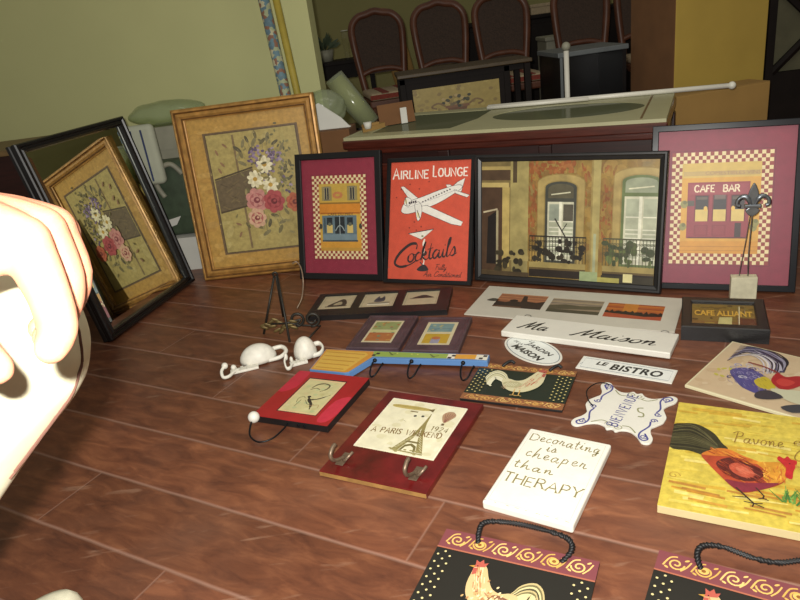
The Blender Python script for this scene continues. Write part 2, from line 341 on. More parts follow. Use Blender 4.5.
# ---------------------------------------------------------------- setting
def floor_mat():
    m = bpy.data.materials.new('floor_planks'); m.use_nodes = True; nt = m.node_tree; N = nt.nodes; L = nt.links; b = N['Principled BSDF']
    def mth(op, a, c=None, d=None):
        n = N.new('ShaderNodeMath'); n.operation = op
        for i, v in enumerate((a, c, d)):
            if v is None: continue
            if isinstance(v, (int, float)): n.inputs[i].default_value = v
            else: L.new(v, n.inputs[i])
        return n.outputs[0]
    tc = N.new('ShaderNodeTexCoord'); mp = N.new('ShaderNodeMapping'); mp.inputs['Rotation'].default_value = (0, 0, R(30.9))
    L.new(tc.outputs['Object'], mp.inputs['Vector']); sp = N.new('ShaderNodeSeparateXYZ'); L.new(mp.outputs['Vector'], sp.inputs['Vector'])
    u, v = sp.outputs['X'], sp.outputs['Y']
    wob = N.new('ShaderNodeTexNoise'); wob.inputs['Scale'].default_value = 9; L.new(mp.outputs['Vector'], wob.inputs['Vector'])
    vv = mth('DIVIDE', mth('SUBTRACT', mth('ADD', v, mth('MULTIPLY', wob.outputs['Fac'], .004)), .0845), .195)
    row = mth('FLOOR', vv); fr = mth('FRACT', vv)
    ev = mth('MULTIPLY', mth('MINIMUM', fr, mth('SUBTRACT', 1.0, fr)), .195)
    uu = mth('DIVIDE', mth('ADD', mth('ADD', u, mth('MULTIPLY', row, .44)), .588 - 4 * .44), 1.35); fu = mth('FRACT', uu)
    eu = mth('MULTIPLY', mth('MINIMUM', fu, mth('SUBTRACT', 1.0, fu)), 1.35)
    e = mth('MINIMUM', ev, mth('ADD', eu, .0022))
    seam = N.new('ShaderNodeMapRange'); seam.inputs['From Min'].default_value = .001; seam.inputs['From Max'].default_value = .0062
    seam.inputs['To Min'].default_value = 1; seam.inputs['To Max'].default_value = 0; L.new(e, seam.inputs['Value'])
    cid = N.new('ShaderNodeCombineXYZ'); L.new(row, cid.inputs[0]); L.new(mth('FLOOR', uu), cid.inputs[1])
    wn = N.new('ShaderNodeTexWhiteNoise'); wn.noise_dimensions = '2D'; L.new(cid.outputs[0], wn.inputs['Vector'])
    g = N.new('ShaderNodeMapping'); g.inputs['Scale'].default_value = (4, 13, 1); L.new(mp.outputs['Vector'], g.inputs['Vector'])
    off = N.new('ShaderNodeVectorMath'); off.operation = 'ADD'; L.new(g.outputs[0], off.inputs[0]); L.new(wn.outputs['Color'], off.inputs[1])
    gn = N.new('ShaderNodeTexNoise'); gn.inputs['Scale'].default_value = 2.2; gn.inputs['Detail'].default_value = 8; gn.inputs['Roughness'].default_value = .62; gn.inputs['Distortion'].default_value = .6
    L.new(off.outputs[0], gn.inputs['Vector'])
    rp = N.new('ShaderNodeValToRGB'); el = rp.color_ramp.elements
    el[0].position = .28; el[0].color = (*lin('#4f2c20'), 1); el[1].position = .75; el[1].color = (*lin('#87553a'), 1)
    k = rp.color_ramp.elements.new(.52); k.color = (*lin('#6c402c'), 1); L.new(gn.outputs['Fac'], rp.inputs['Fac'])
    hv = N.new('ShaderNodeHueSaturation'); L.new(rp.outputs['Color'], hv.inputs['Color'])
    mr = N.new('ShaderNodeMapRange'); mr.inputs['To Min'].default_value = .82; mr.inputs['To Max'].default_value = 1.15; L.new(wn.outputs['Value'], mr.inputs['Value']); L.new(mr.outputs['Result'], hv.inputs['Value'])
    # dusty scuffs
    sm = N.new('ShaderNodeMapping'); sm.inputs['Rotation'].default_value = (0, 0, R(35)); sm.inputs['Scale'].default_value = (5, 26, 1); L.new(tc.outputs['Object'], sm.inputs['Vector'])
    sn = N.new('ShaderNodeTexNoise'); sn.inputs['Scale'].default_value = 1.6; sn.inputs['Detail'].default_value = 6; L.new(sm.outputs[0], sn.inputs['Vector'])
    sr = N.new('ShaderNodeMapRange'); sr.inputs['From Min'].default_value = .62; sr.inputs['From Max'].default_value = .72; sr.inputs['To Max'].default_value = .5; L.new(sn.outputs['Fac'], sr.inputs['Value'])
    bn = N.new('ShaderNodeTexNoise'); bn.inputs['Scale'].default_value = 3.0; bn.inputs['Detail'].default_value = 4; L.new(tc.outputs['Object'], bn.inputs['Vector'])
    br = N.new('ShaderNodeMapRange'); br.inputs['From Min'].default_value = .48; br.inputs['From Max'].default_value = .75; br.inputs['To Max'].default_value = .16; L.new(bn.outputs['Fac'], br.inputs['Value'])
    m1 = N.new('ShaderNodeMix'); m1.data_type = 'RGBA'; L.new(mth('MAXIMUM', sr.outputs['Result'], br.outputs['Result']), m1.inputs[0]); L.new(hv.outputs['Color'], m1.inputs[6]); m1.inputs[7].default_value = (*lin('#94715c'), 1)
    m2 = N.new('ShaderNodeMix'); m2.data_type = 'RGBA'; L.new(mth('MULTIPLY', seam.outputs['Result'], .62), m2.inputs[0]); L.new(m1.outputs[2], m2.inputs[6]); m2.inputs[7].default_value = (*lin('#997768'), 1)
    L.new(m2.outputs[2], b.inputs['Base Color'])
    rr = N.new('ShaderNodeMapRange'); rr.inputs['To Min'].default_value = .28; rr.inputs['To Max'].default_value = .5; L.new(bn.outputs['Fac'], rr.inputs['Value']); L.new(rr.outputs['Result'], b.inputs['Roughness'])
    bp = N.new('ShaderNodeBump'); bp.inputs['Strength'].default_value = .35; bp.inputs['Distance'].default_value = .003; bp.invert = True
    L.new(mth('ADD', seam.outputs['Result'], mth('MULTIPLY', gn.outputs['Fac'], .3)), bp.inputs['Height']); L.new(bp.outputs['Normal'], b.inputs['Normal'])
    return m
def struct(name, bm, m): return tag(obj(name, bm, m), None, None, kind='structure')
struct('floor', box(B(), -5, 6, -2, 9, -.08, 0), floor_mat())
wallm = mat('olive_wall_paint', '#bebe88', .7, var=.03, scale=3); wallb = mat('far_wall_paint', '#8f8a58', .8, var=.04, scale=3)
bm = B(); Mw = Matrix.Translation((-.262, 3.75, 0)) @ Matrix.Rotation(R(-8), 4, 'Z')
box(bm, -4.6, 0, 0, .14, 0, 2.6, Mw); struct('wall_left', bm, wallm)
bm = B(); box(bm, -4.6, 0, -.012, 0, 0, .09, Mw); struct('baseboard_left', bm, mat('olive_trim', '#7c7a58', .5))
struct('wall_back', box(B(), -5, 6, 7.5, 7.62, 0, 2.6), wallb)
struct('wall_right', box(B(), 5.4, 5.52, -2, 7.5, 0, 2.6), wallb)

# ---------------------------------------------------------------- glass topped chest
ty = -26.0; t = thing('glass_topped_chest', 'long dark mahogany chest with a cream stone and glass top behind the leaning pictures', 'chest', (-.157, 2.984, 0), ty)
TW, TD, TH = 1.325, .63, .55
bm = box(B(), .03, TW-.03, .03, TD-.03, .06, TH-.05); obj('body', bm, M['mahogdk'], t, .004)
bm = box(B(), 0, TW, 0, TD, TH-.05, TH-.013); box(bm, .012, TW-.012, .012, TD-.012, TH-.075, TH-.05); obj('top_moulding', bm, M['mahog'], t, .006)
bm = B()
for a, b in ((.06, .43), (.47, .85), (.89, 1.265)): box(bm, a, b, .016, .03, .1, TH-.12)
obj('front_panel', bm, M['mahog'], t, .008)
for x in (.0, .435, .855, TW-.055): obj('stile', box(B(), x, x+.05, .008, .03, .0, TH-.075), M['mahogdk'], t, .004)
obj('side_panel', box(B(), TW-.03, TW-.012, .07, TD-.07, .1, TH-.1), M['tan'], t, .006)
for x, y in ((0, TD-.05), (TW-.05, TD-.05)): obj('post', box(B(), x, x+.05, y, y+.05, 0, TH-.075), M['mahogdk'], t, .004)
# stone top with two cut-outs: a rectangular pane and an oval pane
oc, orx, ory = (.905, .335), .315, .185
outer = [(.006, .008), (TW-.006, .008), (TW-.006, TD-.006), (.006, TD-.006)]
bm = B()
ov = [(oc[0] + orx*math.cos(2*PI*i/48), oc[1] + ory*math.sin(2*PI*i/48)) for i in range(48)]
rc = [(.1, .09), (.47, .09), (.53, .3), (.53, TD-.09), (.1, TD-.09)]
edges = []
for loop in (outer, ov, rc):
    vs = [bm.verts.new((x, y, TH-.013)) for x, y in loop]
    edges += [bm.edges.new((vs[i], vs[(i+1) % len(vs)])) for i in range(len(vs))]
bmesh.ops.triangle_fill(bm, edges=edges, use_beauty=True)
r = bmesh.ops.extrude_face_region(bm, geom=bm.faces[:]); bmesh.ops.translate(bm, vec=(0, 0, .013), verts=[v for v in r['geom'] if isinstance(v, bmesh.types.BMVert)])
bmesh.ops.recalc_face_normals(bm, faces=bm.faces); obj('stone_top', bm, M['cream'], t)
bm = B(); prism(bm, ov, TH-.009, TH-.002); obj('oval_pane', bm, M['greeng'], t)
bm = B(); prism(bm, rc, TH-.009, TH-.002); obj('rectangular_pane', bm, M['greeng'], t)
obj('groove_line', box(B(), TW-.098, TW-.09, .03, TD-.03, TH, TH+.0012), M['tan'], t)

# rods lying on the chest
def seg(p, q, r, n=10): return tube(B(), [p, q], r, n)
t = thing('curtain_rod', 'long white telescopic rod lying across the glass topped chest', 'rod', (.538, 3.255, .5605))
d = Vector((1.512-.538, 2.889-3.255, 0)); dn = d.normalized(); sd = Vector((-dn.y, dn.x, 0))
bm = tube(B(), [Vector((0, 0, .0)), d], .0105, 12); obj('outer_rod', bm, M['rodm'], t, smooth=True)
bm = tube(B(), [sd*-.026, d*.44 - sd*.024], .0085, 12); obj('second_rod', bm, M['rodm'], t, smooth=True)
bm = ball(B(), d, .0165, 12); obj('end_cap', bm, M['rodm'], t, smooth=True)

# slim pole behind the chest
t = thing('white_pole', 'slim upright white pole with a round finial behind the chest', 'pole', (.985, 3.5, 0))
obj('pole', lathe(B(), [(.013, .01), (.013, .745)], 12), M['rodm'], t, smooth=True); obj('finial', ball(B(), (0, 0, .765), .022), M['palegrey'], t, smooth=True)
obj('base', lathe(B(), [(.09, 0), (.09, .012), (.02, .022)], 20), M['rodm'], t)

# black open cabinet
t = thing('black_cabinet', 'low black open fronted cabinet with grey edges left of the tall cardboard box', 'cabinet', (1.0, 3.68, 0), 3)
bm = box(B(), 0, .02, 0, .36, 0, .7); box(bm, .34, .36, 0, .36, 0, .7); box(bm, .02, .34, .34, .36, 0, .7); box(bm, .02, .34, 0, .34, 0, .03); obj('case', bm, M['black'], t)
obj('top_board', box(B(), -.01, .37, -.01, .37, .7, .725), M['grey'], t, .004)
obj('shelf', box(B(), .02, .34, .03, .34, .34, .355), M['black'], t)
obj('edge_trim', box(B(), .0, .014, -.006, 0, .0, .7), M['grey'], t)

# table with painted panel
t = thing('painted_side_table', 'dark side table with a painted flower urn front panel behind the chest', 'side table', (.165, 4.0, 0), 0)
obj('table_top', box(B(), -.01, .76, -.03, .32, .68, .7), mat('worn_dark_top', '#47371f', .5, var=.25), t, .004)
for x in (.0, .05): pass
for x, y in ((.0, .0), (.6, .0), (.0, .27), (.715, .27), (.715, -.02)): obj('leg', box(B(), x, x+.035, y, y+.035, 0, .675), M['dark'], t, .003)
obj('apron', box(B(), .0, .72, .0, .02, .645, .675), M['dark'], t)
obj('frame_board', box(B(), .035, .6, .006, .022, .37, .645), M['dark'], t)
a = Art(.5, .21, 0); a.rect(0, 0, 100, 100, '#a08c4e')
for i in range(60): a.ell(random.random()*100, random.random()*100, 2.5, 1.8, random.choice(['#94804a', '#ab9858', '#897546']))
a.poly([(38, 42), (62, 42), (56, 8), (44, 8)], '#6b4a34'); a.rect(36, 40, 64, 47, '#7b583e')
for i in range(26):
    a.ell(50 + random.gauss(0, 7), 58 + random.gauss(0, 9), 2.2, 1.6, random.choice(['#4c4a38', '#6f6045', '#b19a68', '#3d3d30']))
for sx in (-1, 1):
    a.line([(50+sx*14, 46), (50+sx*22, 56), (50+sx*30, 48), (50+sx*24, 42)], 2, '#7b6440', smooth=5)
o = a.build('painted_panel', M['art'], t); o.rotation_euler = (PI/2, 0, 0); o.location = (.07, .0045, .4)

# cardboard boxes at right
t = thing('tall_carton', 'tall yellow brown cardboard box standing behind the chest', 'cardboard box', (1.47, 3.36, 0), 10)
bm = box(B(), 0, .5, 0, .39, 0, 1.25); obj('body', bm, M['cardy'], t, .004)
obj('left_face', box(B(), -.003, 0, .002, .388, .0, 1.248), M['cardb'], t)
obj('tape', box(B(), .235, .265, -.001, .0, .9, 1.25), M['card'], t)
t = thing('low_carton', 'low tan cardboard box in front of the tall carton', 'cardboard box', (1.375, 3.13, 0), 10)
obj('body', box(B(), 0, .5, 0, .15, 0, .505), M['card'], t, .004); obj('flap', box(B(), .002, .498, .002, .148, .505, .508), M['card'], t)

# chairs
def make_chair():
    t = thing('dining_chair', 'x', 'chair', (0, 0, 0))
    for sx in (-1, 1):
        obj('front_leg', tube(B(), [(sx*.16, -.2, 0), (sx*.163, -.2, .25), (sx*.165, -.2, .47)], [.016, .02, .026], 10), M['chair'], t, smooth=True)
        obj('rear_leg', tube(B(), [(sx*.165, .26, 0), (sx*.16, .2, .47)], [.016, .022], 10), M['chair'], t, smooth=True)
    bm = box(B(), -.19, .19, -.23, .22, .44, .49); obj('seat_rail', bm, M['chair'], t, .012)
    bm = box(B(), -.182, .182, -.235, .2, .49, .54); o = obj('cushion', bm, M['cush'], t, .022, True, 4)
    bm = B(); 
    for x in (-.1, .05): box(bm, x, x+.05, -.238, .19, .5385, .5425)
    box(bm, -.184, .184, -.2375, -.2345, .5, .53); obj('stripe', bm, M['cushred'], o)
    pts = [(-.14, .215, .47), (-.16, .235, .62), (-.185, .255, .85), (-.182, .28, .97), (-.13, .29, 1.035), (-.06, .291, 1.052), (0, .292, 1.066), (.06, .291, 1.052), (.13, .29, 1.035), (.182, .28, .97), (.185, .255, .85), (.16, .235, .62), (.14, .215, .47)]
    obj('back_frame', tube(B(), catmull(pts, 6), .027, 10), M['chair'], t, smooth=True)
    obj('lower_rail', tube(B(), catmull([(-.16, .232, .64), (-.08, .234, .665), (0, .234, .67), (.08, .234, .665), (.16, .232, .64)], 5), .019, 8), M['chair'], t, smooth=True)
    pl = [(-.155, .64), (-.178, .85), (-.174, .97), (-.12, 1.03), (0, 1.05), (.12, 1.03), (.174, .97), (.178, .85), (.155, .64)]
    bm = prism(B(), pl, -.004, .004); o = obj('cane_back', bm, M['cane'], t); o.rotation_euler = (R(82.5), 0, 0); o.location = (0, .148, .0); o.scale = (1, 1.01, 1)
    obj('stretcher', tube(B(), [(-.16, -.2, .2), (.16, -.2, .2)], .011, 8), M['chair'], t)
    return t
ch = make_chair(); G = 'cane back dining chairs in the far room'
spots = [(.14, 5.08, 8, 'cane backed dining chair with striped seat, leftmost of the chair row'), (.575, 4.98, 4, 'cane backed dining chair second from the left, above the painted side table'),
         (1.01, 4.95, 2, 'cane backed dining chair third from the left, above the white rod'), (1.56, 4.95, -4, 'cane backed dining chair above the black open cabinet'),
         (2.03, 5.0, -6, 'cane backed dining chair half hidden beside the tall cardboard box')]
for i, (x, y, rz, lb) in enumerate(spots):
    c = ch if i == 0 else copy_tree(ch); c.location = (x, y, 0); c.rotation_euler.z = R(rz); c['label'] = lb; c['group'] = G
# pale arm chair behind, seen from its side
t = thing('pale_armchair', 'pale wooden chair turned sideways between the two leftmost dining chairs', 'chair', (.5, 5.7, 0), 70)
for sx in (-1, 1):
    obj('leg', tube(B(), [(sx*.16, -.2, 0), (sx*.16, -.2, .46)], .02, 8), M['chair'], t); obj('leg', tube(B(), [(sx*.19, .24, 0), (sx*.19, .2, .46)], .02, 8), M['chair'], t)
obj('seat', box(B(), -.22, .22, -.23, .22, .45, .5), M['tan'], t, .01)
obj('backrest', tube(B(), catmull([(-.2, .21, .48), (-.21, .26, .75), (-.16, .32, 1.0), (0, .34, 1.06), (.16, .32, 1.0), (.21, .26, .75), (.2, .21, .48)], 6), .03, 8), M['card'], t, smooth=True)
obj('back_panel', box(B(), -.17, .17, .25, .262, .6, .98), M['tan'], t)

# dark console with glassware and plant
t = thing('console_table', 'black console table against the far wall behind the wall corner', 'table', (-.55, 5.8, 0))
obj('table_top', box(B(), 0, .62, 0, .4, .71, .74), M['dark'], t, .004); obj('apron', box(B(), .02, .6, .02, .38, .6, .71), M['dark'], t)
for x, y in ((.02, .02), (.56, .02), (.02, .34), (.56, .34)): obj('leg', box(B(), x, x+.04, y, y+.04, 0, .6), M['dark'], t)
obj('lower_shelf', box(B(), .02, .6, .02, .38, .16, .19), M['black'], t)
t = thing('potted_plant', 'small grey green plant on the black console table', 'plant', (-.33, 5.98, .7405))
obj('pot', lathe(B(), [(.05, 0), (.07, .09), (.062, .09), (.05, .07)], 16), M['palegrey'], t, smooth=True)
bm = B()
for i in range(34):
    a_ = random.random()*2*PI; el = random.uniform(.2, 1.4); l = random.uniform(.05, .11); d = Vector((math.cos(a_)*math.cos(el), math.sin(a_)*math.cos(el), math.sin(el)))
    c = Vector((0, 0, .08)) + d*l; s = d.orthogonal().normalized()*.018
    q = [bm.verts.new(p) for p in (c - d*.05, c + s, c + d*.05, c - s)]; bm.faces.new(q)
obj('foliage', bm, M['leaf'], t)
for i, (x, h, r_, lb) in enumerate(((-.15, .22, .03, 'tall clear glass vase beside the plant on the console'), (-.03, .13, .035, 'short clear glass tumbler at the right of the console'))):
    t = thing('glass_vase' if i == 0 else 'glass_tumbler', lb, 'glass', (x, 5.9, .7405))
    obj('body', lathe(B(), [(r_*.8, 0), (r_*.7, h*.3), (r_, h*.7), (r_*.9, h), (r_*.85, h), (r_*.9, h*.7), (r_*.6, h*.3), (r_*.6, .01)], 18), M['glass'], t, smooth=True)
    obj('rim', tube(B(), [(r_*.9*math.cos(2*PI*k/18), r_*.9*math.sin(2*PI*k/18), h) for k in range(18)], .003, 6, True), M['paper'], t)
# sideboard behind chairs
t = thing('sideboard', 'long dark sideboard against the far wall behind the dining chairs', 'sideboard', (.82, 6.3, 0))
obj('body', box(B(), 0, 2.2, 0, .5, .08, .84), M['dark'], t, .006); obj('top', box(B(), -.02, 2.22, -.02, .52, .84, .87), M['dark'], t, .006)
for x in (.04, .56, 1.1, 1.64): 
    d_ = obj('door', box(B(), x, x+.48, -.016, 0, .14, .8), M['dark'], t, .006); obj('knob', ball(B(), (x+.44, -.026, .5), .012), M['brass'], d_)
for x in (.02, 2.12): obj('foot', box(B(), x, x+.06, .02, .48, 0, .08), M['dark'], t)
t = thing('pale_box', 'pale storage box standing on the floor behind the third dining chair', 'box', (1.42, 5.6, 0)); obj('body', box(B(), 0, .32, 0, .3, 0, .68), M['palegrey'], t, .01); obj('lid', box(B(), -.01, .33, -.01, .31, .68, .71), M['palegrey'], t, .006)
t = thing('cream_box', 'cream flat box on top of the dark sideboard', 'box', (1.5, 6.4, .8705)); obj('body', box(B(), 0, .3, 0, .2, 0, .06), M['cush'], t, .006); obj('lid', box(B(), -.006, .306, -.006, .206, .06, .085), M['cush'], t, .004)
# cross back stand at far right
t = thing('cross_back_stand', 'dark folding stand with crossed bars at the right edge behind the boxes', 'stand', (2.2, 3.85, 0), -8)
for x in (0, .5): obj('post', box(B(), x, x+.04, 0, .04, 0, .95), M['dark'], t)
bm = B(); tube(bm, [(.04, .02, .45), (.5, .02, .9)], .022, 6); obj('cross_bar', bm, M['dark'], t)
bm = B(); tube(bm, [(.04, .02, .9), (.5, .02, .45)], .022, 6); obj('cross_bar', bm, M['dark'], t)
obj('lower_panel', box(B(), .04, .5, .01, .03, .05, .45), M['dark'], t); obj('fabric_panel', box(B(), .04, .5, .044, .05, .45, .93), mat('grey_fabric', '#55523e', .9), t)
t = thing('dark_cupboard', 'dark cupboard in the shade at the far right', 'cupboard', (2.75, 4.6, 0)); obj('body', box(B(), 0, .9, 0, .5, 0, .85), M['dark'], t, .006)
for x in (.02, .46): d_ = obj('door', box(B(), x, x+.42, -.016, 0, .05, .82), M['dark'], t, .005); obj('knob', ball(B(), (x+.21, -.026, .5), .012), M['brass'], d_)

# rolls leaning on the wall
t = thing('patterned_roll', 'long paper roll printed with red and blue flowers leaning on the green wall', 'paper roll', (-.385, 3.45, 0))
d = Vector((-.075, .12, 1.35)); dn = d.normalized()
bm = tube(B(), [dn*.01, d], .027, 16); 
m = mat('flower_paper', '#6d8aa0', .6, var=.2)
nt = m.node_tree; vz = nt.nodes.new('ShaderNodeTexVoronoi'); vz.inputs['Scale'].default_value = 60; tcn = nt.nodes.new('ShaderNodeTexCoord'); nt.links.new(tcn.outputs['Object'], vz.inputs['Vector'])
cr = nt.nodes.new('ShaderNodeValToRGB'); cr.color_ramp.interpolation = 'CONSTANT'; cr.color_ramp.elements[0].color = (*lin('#5d7480'), 1); cr.color_ramp.elements[1].position = .85; cr.color_ramp.elements[1].color = (*lin('#b8b394'), 1)
for p_, c_ in ((.3, '#9fa684'), (.48, '#64808c'), (.7, '#86604c')): e_ = cr.color_ramp.elements.new(p_); e_.color = (*lin(c_), 1)
sx_ = nt.nodes.new('ShaderNodeSeparateColor'); nt.links.new(vz.outputs['Color'], sx_.inputs['Color']); nt.links.new(sx_.outputs[0], cr.inputs['Fac']); nt.links.new(cr.outputs['Color'], nt.nodes['Principled BSDF'].inputs['Base Color'])
obj('roll', bm, m, t, smooth=True); obj('red_end', tube(B(), [d*.86, d*.885], .0275, 16), M['cushred'], t, smooth=True)
t = thing('yellow_roll', 'slim yellow roll leaning on the wall beside the flowered roll', 'paper roll', (-.325, 3.44, 0))
d = Vector((-.077, .125, 1.38)); obj('roll', tube(B(), [d.normalized()*.01, d], .018, 14), mat('yellow_paper', '#a39138', .6), t, smooth=True); obj('end_band', tube(B(), [d*.02, d*.06], .0187, 14), M['card'], t, smooth=True)

# things piled behind the gold painting
def crumple(name, label, c, sc, m, seedv, amp=.12, cat='plastic bag', inner=None):
    t = thing(name, label, cat, c); bm = B(); bmesh.ops.create_icosphere(bm, subdivisions=4, radius=1)
    rnd = random.Random(seedv); dirs = [(Vector((rnd.gauss(0, 1), rnd.gauss(0, 1), rnd.gauss(0, 1))).normalized(), rnd.uniform(3, 9), rnd.random()*6) for _ in range(14)]
    for v in bm.verts:
        k = 1 + amp * sum(abs(math.sin(f * v.co.dot(dd) + ph)) for dd, f, ph in dirs) / 5 - amp
        v.co = Vector((v.co.x*k*sc[0], v.co.y*k*sc[1], max(-1, v.co.z*k)*sc[2] + sc[2]))
    obj('film', bm, m, t, smooth=True)
    if inner: obj('knot', ball(B(), (0, 0, sc[2]*1.95), .02), m, t, smooth=True)
    return t
t = thing('brown_carton', 'brown cardboard box on the floor left of the chest, below the plastic bundle', 'cardboard box', (-.42, 3.19, 0), -10)
obj('body', box(B(), 0, .3, 0, .17, 0, .565), M['cardb'], t, .004); obj('flap', box(B(), .01, .29, -.004, 0, .42, .56), M['cardb'], t)
t = thing('paper_stack', 'white paper sheets standing in front of the plastic bundle', 'paper', (-.36, 3.2, .566), -12)
bm = prism(B(), [(0, 0), (.24, 0), (.2, .045), (.1, .12), (.02, .09)], 0, .012); o = obj('sheets', bm, M['paper'], t); o.rotation_euler = (R(80), 0, 0); o.location = (0, .05, 0)
obj('folded_edge', box(B(), 0, .24, .04, .055, 0, .006), M['paper'], t)
t = thing('wrapped_roll', 'yellow green roll in clear plastic slanting down beside the chairs', 'wrapped roll', (-.03, 3.53, .5))
obj('roll', tube(B(), [(.0, .0, .03), (-.14, .03, .255)], .045, 18), mat('yellow_green_cloth', '#8b8740', .8, var=.2), t, smooth=True)
obj('plastic_sleeve', tube(B(), [(.01, .0, .02), (-.07, .014, .14), (-.145, .03, .27)], [.05, .056, .05], 18), M['plastic'], t, smooth=True)
t = thing('tall_support_carton', 'plain cardboard box behind the chest holding up the wrapped roll', 'cardboard box', (-.21, 3.4, 0), 0); obj('body', box(B(), 0, .22, .06, .25, 0, .48), M['cardb'], t); obj('flap', box(B(), 0, .22, .055, .06, .3, .48), M['cardb'], t)
crumple('plastic_bundle', 'crumpled clear plastic bundle behind the top right corner of the gold painting', (-.235, 3.36, .566), (.095, .06, .08), M['plastic'], 3)
# brown flap and scraps on the chest
t = thing('cardboard_flap', 'brown cardboard flap standing on the left end of the chest top', 'cardboard', (.02, 3.17, .5505), 12)
o = obj('sheet', box(B(), 0, .17, -.003, .003, 0, .095), M['cardb'], t); o.rotation_euler = (R(-14), 0, 0); obj('label_strip', box(B(), .1, .13, -.012, -.006, .0, .07), M['paper'], t); obj('foot_fold', box(B(), 0, .17, 0, .05, 0, .005), M['cardb'], t)
t = thing('torn_cardboard', 'torn tan cardboard strip lying at the left end of the chest top', 'cardboard', (-.06, 3.06, .5505), 30); bm = prism(B(), [(0, 0), (.13, .02), (.15, .07), (.04, .08)], 0, .02); obj('strip', bm, M['card'], t); obj('edge', box(B(), .02, .1, .02, .04, .02, .03), M['card'], t)
t = thing('white_cup', 'small white object standing on the left end of the chest top', 'cup', (-.035, 3.02, .5715)); obj('body', lathe(B(), [(.014, 0), (.018, .025), (.015, .028)], 12), M['paper'], t, smooth=True); obj('rim', tube(B(), [(.017*math.cos(k), .017*math.sin(k), .026) for k in [i*2*PI/12 for i in range(12)]], .002, 6, True), M['paper'], t)
# behind the mirror
t = thing('white_carton', 'white cardboard box between the black mirror and the gold painting', 'box', (-1.13, 3.16, 0), -6)
obj('body', box(B(), 0, .4, 0, .2, 0, .165), M['paper'], t, .003); obj('printed_label', box(B(), .205, .23, -.001, 0, .13, .137), M['dark'], t); obj('lid_edge', box(B(), 0, .4, -.002, 0, .158, .165), M['paper'], t)
t = thing('green_bag', 'dark green printed bag with a pale handle behind the gold painting', 'bag', (-1.18, 3.2, .166), -6)
bm = box(B(), 0, .36, 0, .12, 0, .36); obj('body', bm, mat('dark_green_bag', '#3d4a38', .5, var=.3, scale=20), t, .03, True, 3)
obj('handle', tube(B(), catmull([(.15, -.01, .2), (.13, -.02, .27), (.16, -.02, .33), (.22, -.02, .35), (.26, -.01, .3)], 6), .012, 8), M['palegrey'], t, smooth=True)
bm = prism(B(), [(.1, .17), (.2, .19), (.17, .15), (.13, .14)], 0, .003); o = obj('white_tag', bm, M['paper'], t); o.rotation_euler = (PI/2, 0, 0); o.location = (0, -.004, -.09)
t = thing('striped_cushion', 'pale cushion with blue stripes showing behind the black mirror', 'cushion', (-1.2, 3.175, .52), -6)
bm = box(B(), -.02, .22, -.06, -.01, -.08, .19); obj('pad', bm, mat('pale_cotton', '#a3a694', .9, var=.06), t, .022, True, 4)
bm = B()
for x in (.1, .118, .165): box(bm, x, x+.008, -.062, -.058, -.06, .17)
obj('stripe', bm, mat('navy_stripe', '#2f3a5c', .9), t)
t = thing('stacked_carton', 'grey white box under the plastic bag behind the gold painting', 'box', (-1.14, 3.42, 0), -6); obj('body', box(B(), 0, .38, 0, .2, 0, .66), M['palegrey'], t); obj('flap', box(B(), 0, .38, -.003, 0, .55, .66), M['palegrey'], t)
crumple('clear_bag', 'crumpled clear plastic bag on top of the pile behind the mirror', (-1.02, 3.5, .661), (.17, .09, .055), M['plastic'], 9)
# dark wooden bench end at far left
t = thing('wooden_bench', 'dark red brown wooden bench end behind the mirror at the left edge', 'bench', (-2.4, 3.0, 0), -4)
obj('top', box(B(), 0, 1.0, 0, .4, .675, .7), M['tan'], t, .003); obj('front', box(B(), .02, .98, .02, .04, .1, .675), M['mahogdk'], t)
for x in (.02, .94): obj('leg', box(B(), x, x+.04, .02, .06, 0, .675), M['mahogdk'], t); obj('leg', box(B(), x, x+.04, .34, .38, 0, .675), M['mahogdk'], t)

# ---------------------------------------------------------------- pictures leaning against the chest
def pane(t, w, h, ins, z, m=None): obj('glass_pane', box(B(), ins, w-ins, ins, h-ins, z, z+.0016), m or M['glass'], t)
def back(t, w, h, ins, z1=.004): obj('backing_board', box(B(), ins, w-ins, ins, h-ins, .0005, z1), backing, t)

# gold framed flower painting
W_, H_ = .629, .762
t = leaning('flower_painting', 'large gold framed painting of roses spilling from a basket, leaning by the green wall', 'painting', (-.881, 2.937), -5.3, 6.94, .03)
prof = [(0, 0), (0, .02), (.006, .028), (.014, .03), (.02, .024), (.026, .027), (.033, .03), (.04, .024), (.048, .016), (.052, .014), (.052, 0)]
fr = obj('frame', frame_bm(W_, H_, prof), M['gold'], t)
obj('beading', frame_bm(W_, H_, [(.0135, .0302), (.0145, .0312), (.0185, .0262), (.0205, .0242)]), M['golddk'], fr); obj('inner_beading', frame_bm(W_, H_, [(.041, .0232), (.043, .0232), (.0465, .018), (.0445, .018)]), M['golddk'], fr)
a = Art(W_, H_, .006)
a.rect(6, 5, 94, 95, '#ae8843')
rnd = random.Random(4)
for i in range(70): a.ell(rnd.uniform(9, 91), rnd.uniform(9, 91), rnd.uniform(3, 8), rnd.uniform(1, 3), rnd.choice(['#b38d48', '#a67f3e', '#b8934f', '#aa8648']))
a.line([(20, 15), (84, 15), (84, 84), (20, 84)], 4.2, '#6a553b', closed=True); a.rect(20, 15, 84, 84, '#a6955a')
X = lambda u, v: (20 + 64*u, 15 + 69*v)
def pe(u, v, rx, ry, c, rot=0): p = X(u, v); a.ell(p[0], p[1], rx, ry, c, rot)
for i in range(60): pe(rnd.random()*.94+.03, rnd.random()*.94+.03, rnd.uniform(2, 5), rnd.uniform(1, 2.5), rnd.choice(['#a6975c', '#9c8b52', '#ad9d64', '#9f8f56']), rnd.uniform(0, 90))
a.line([X(.3, .02), X(.3, .98)], 1.5, '#7b6747'); a.line([X(.0, .0), X(0, 1), X(1, 1), X(1, 0)], 1.0, '#574632', closed=True)
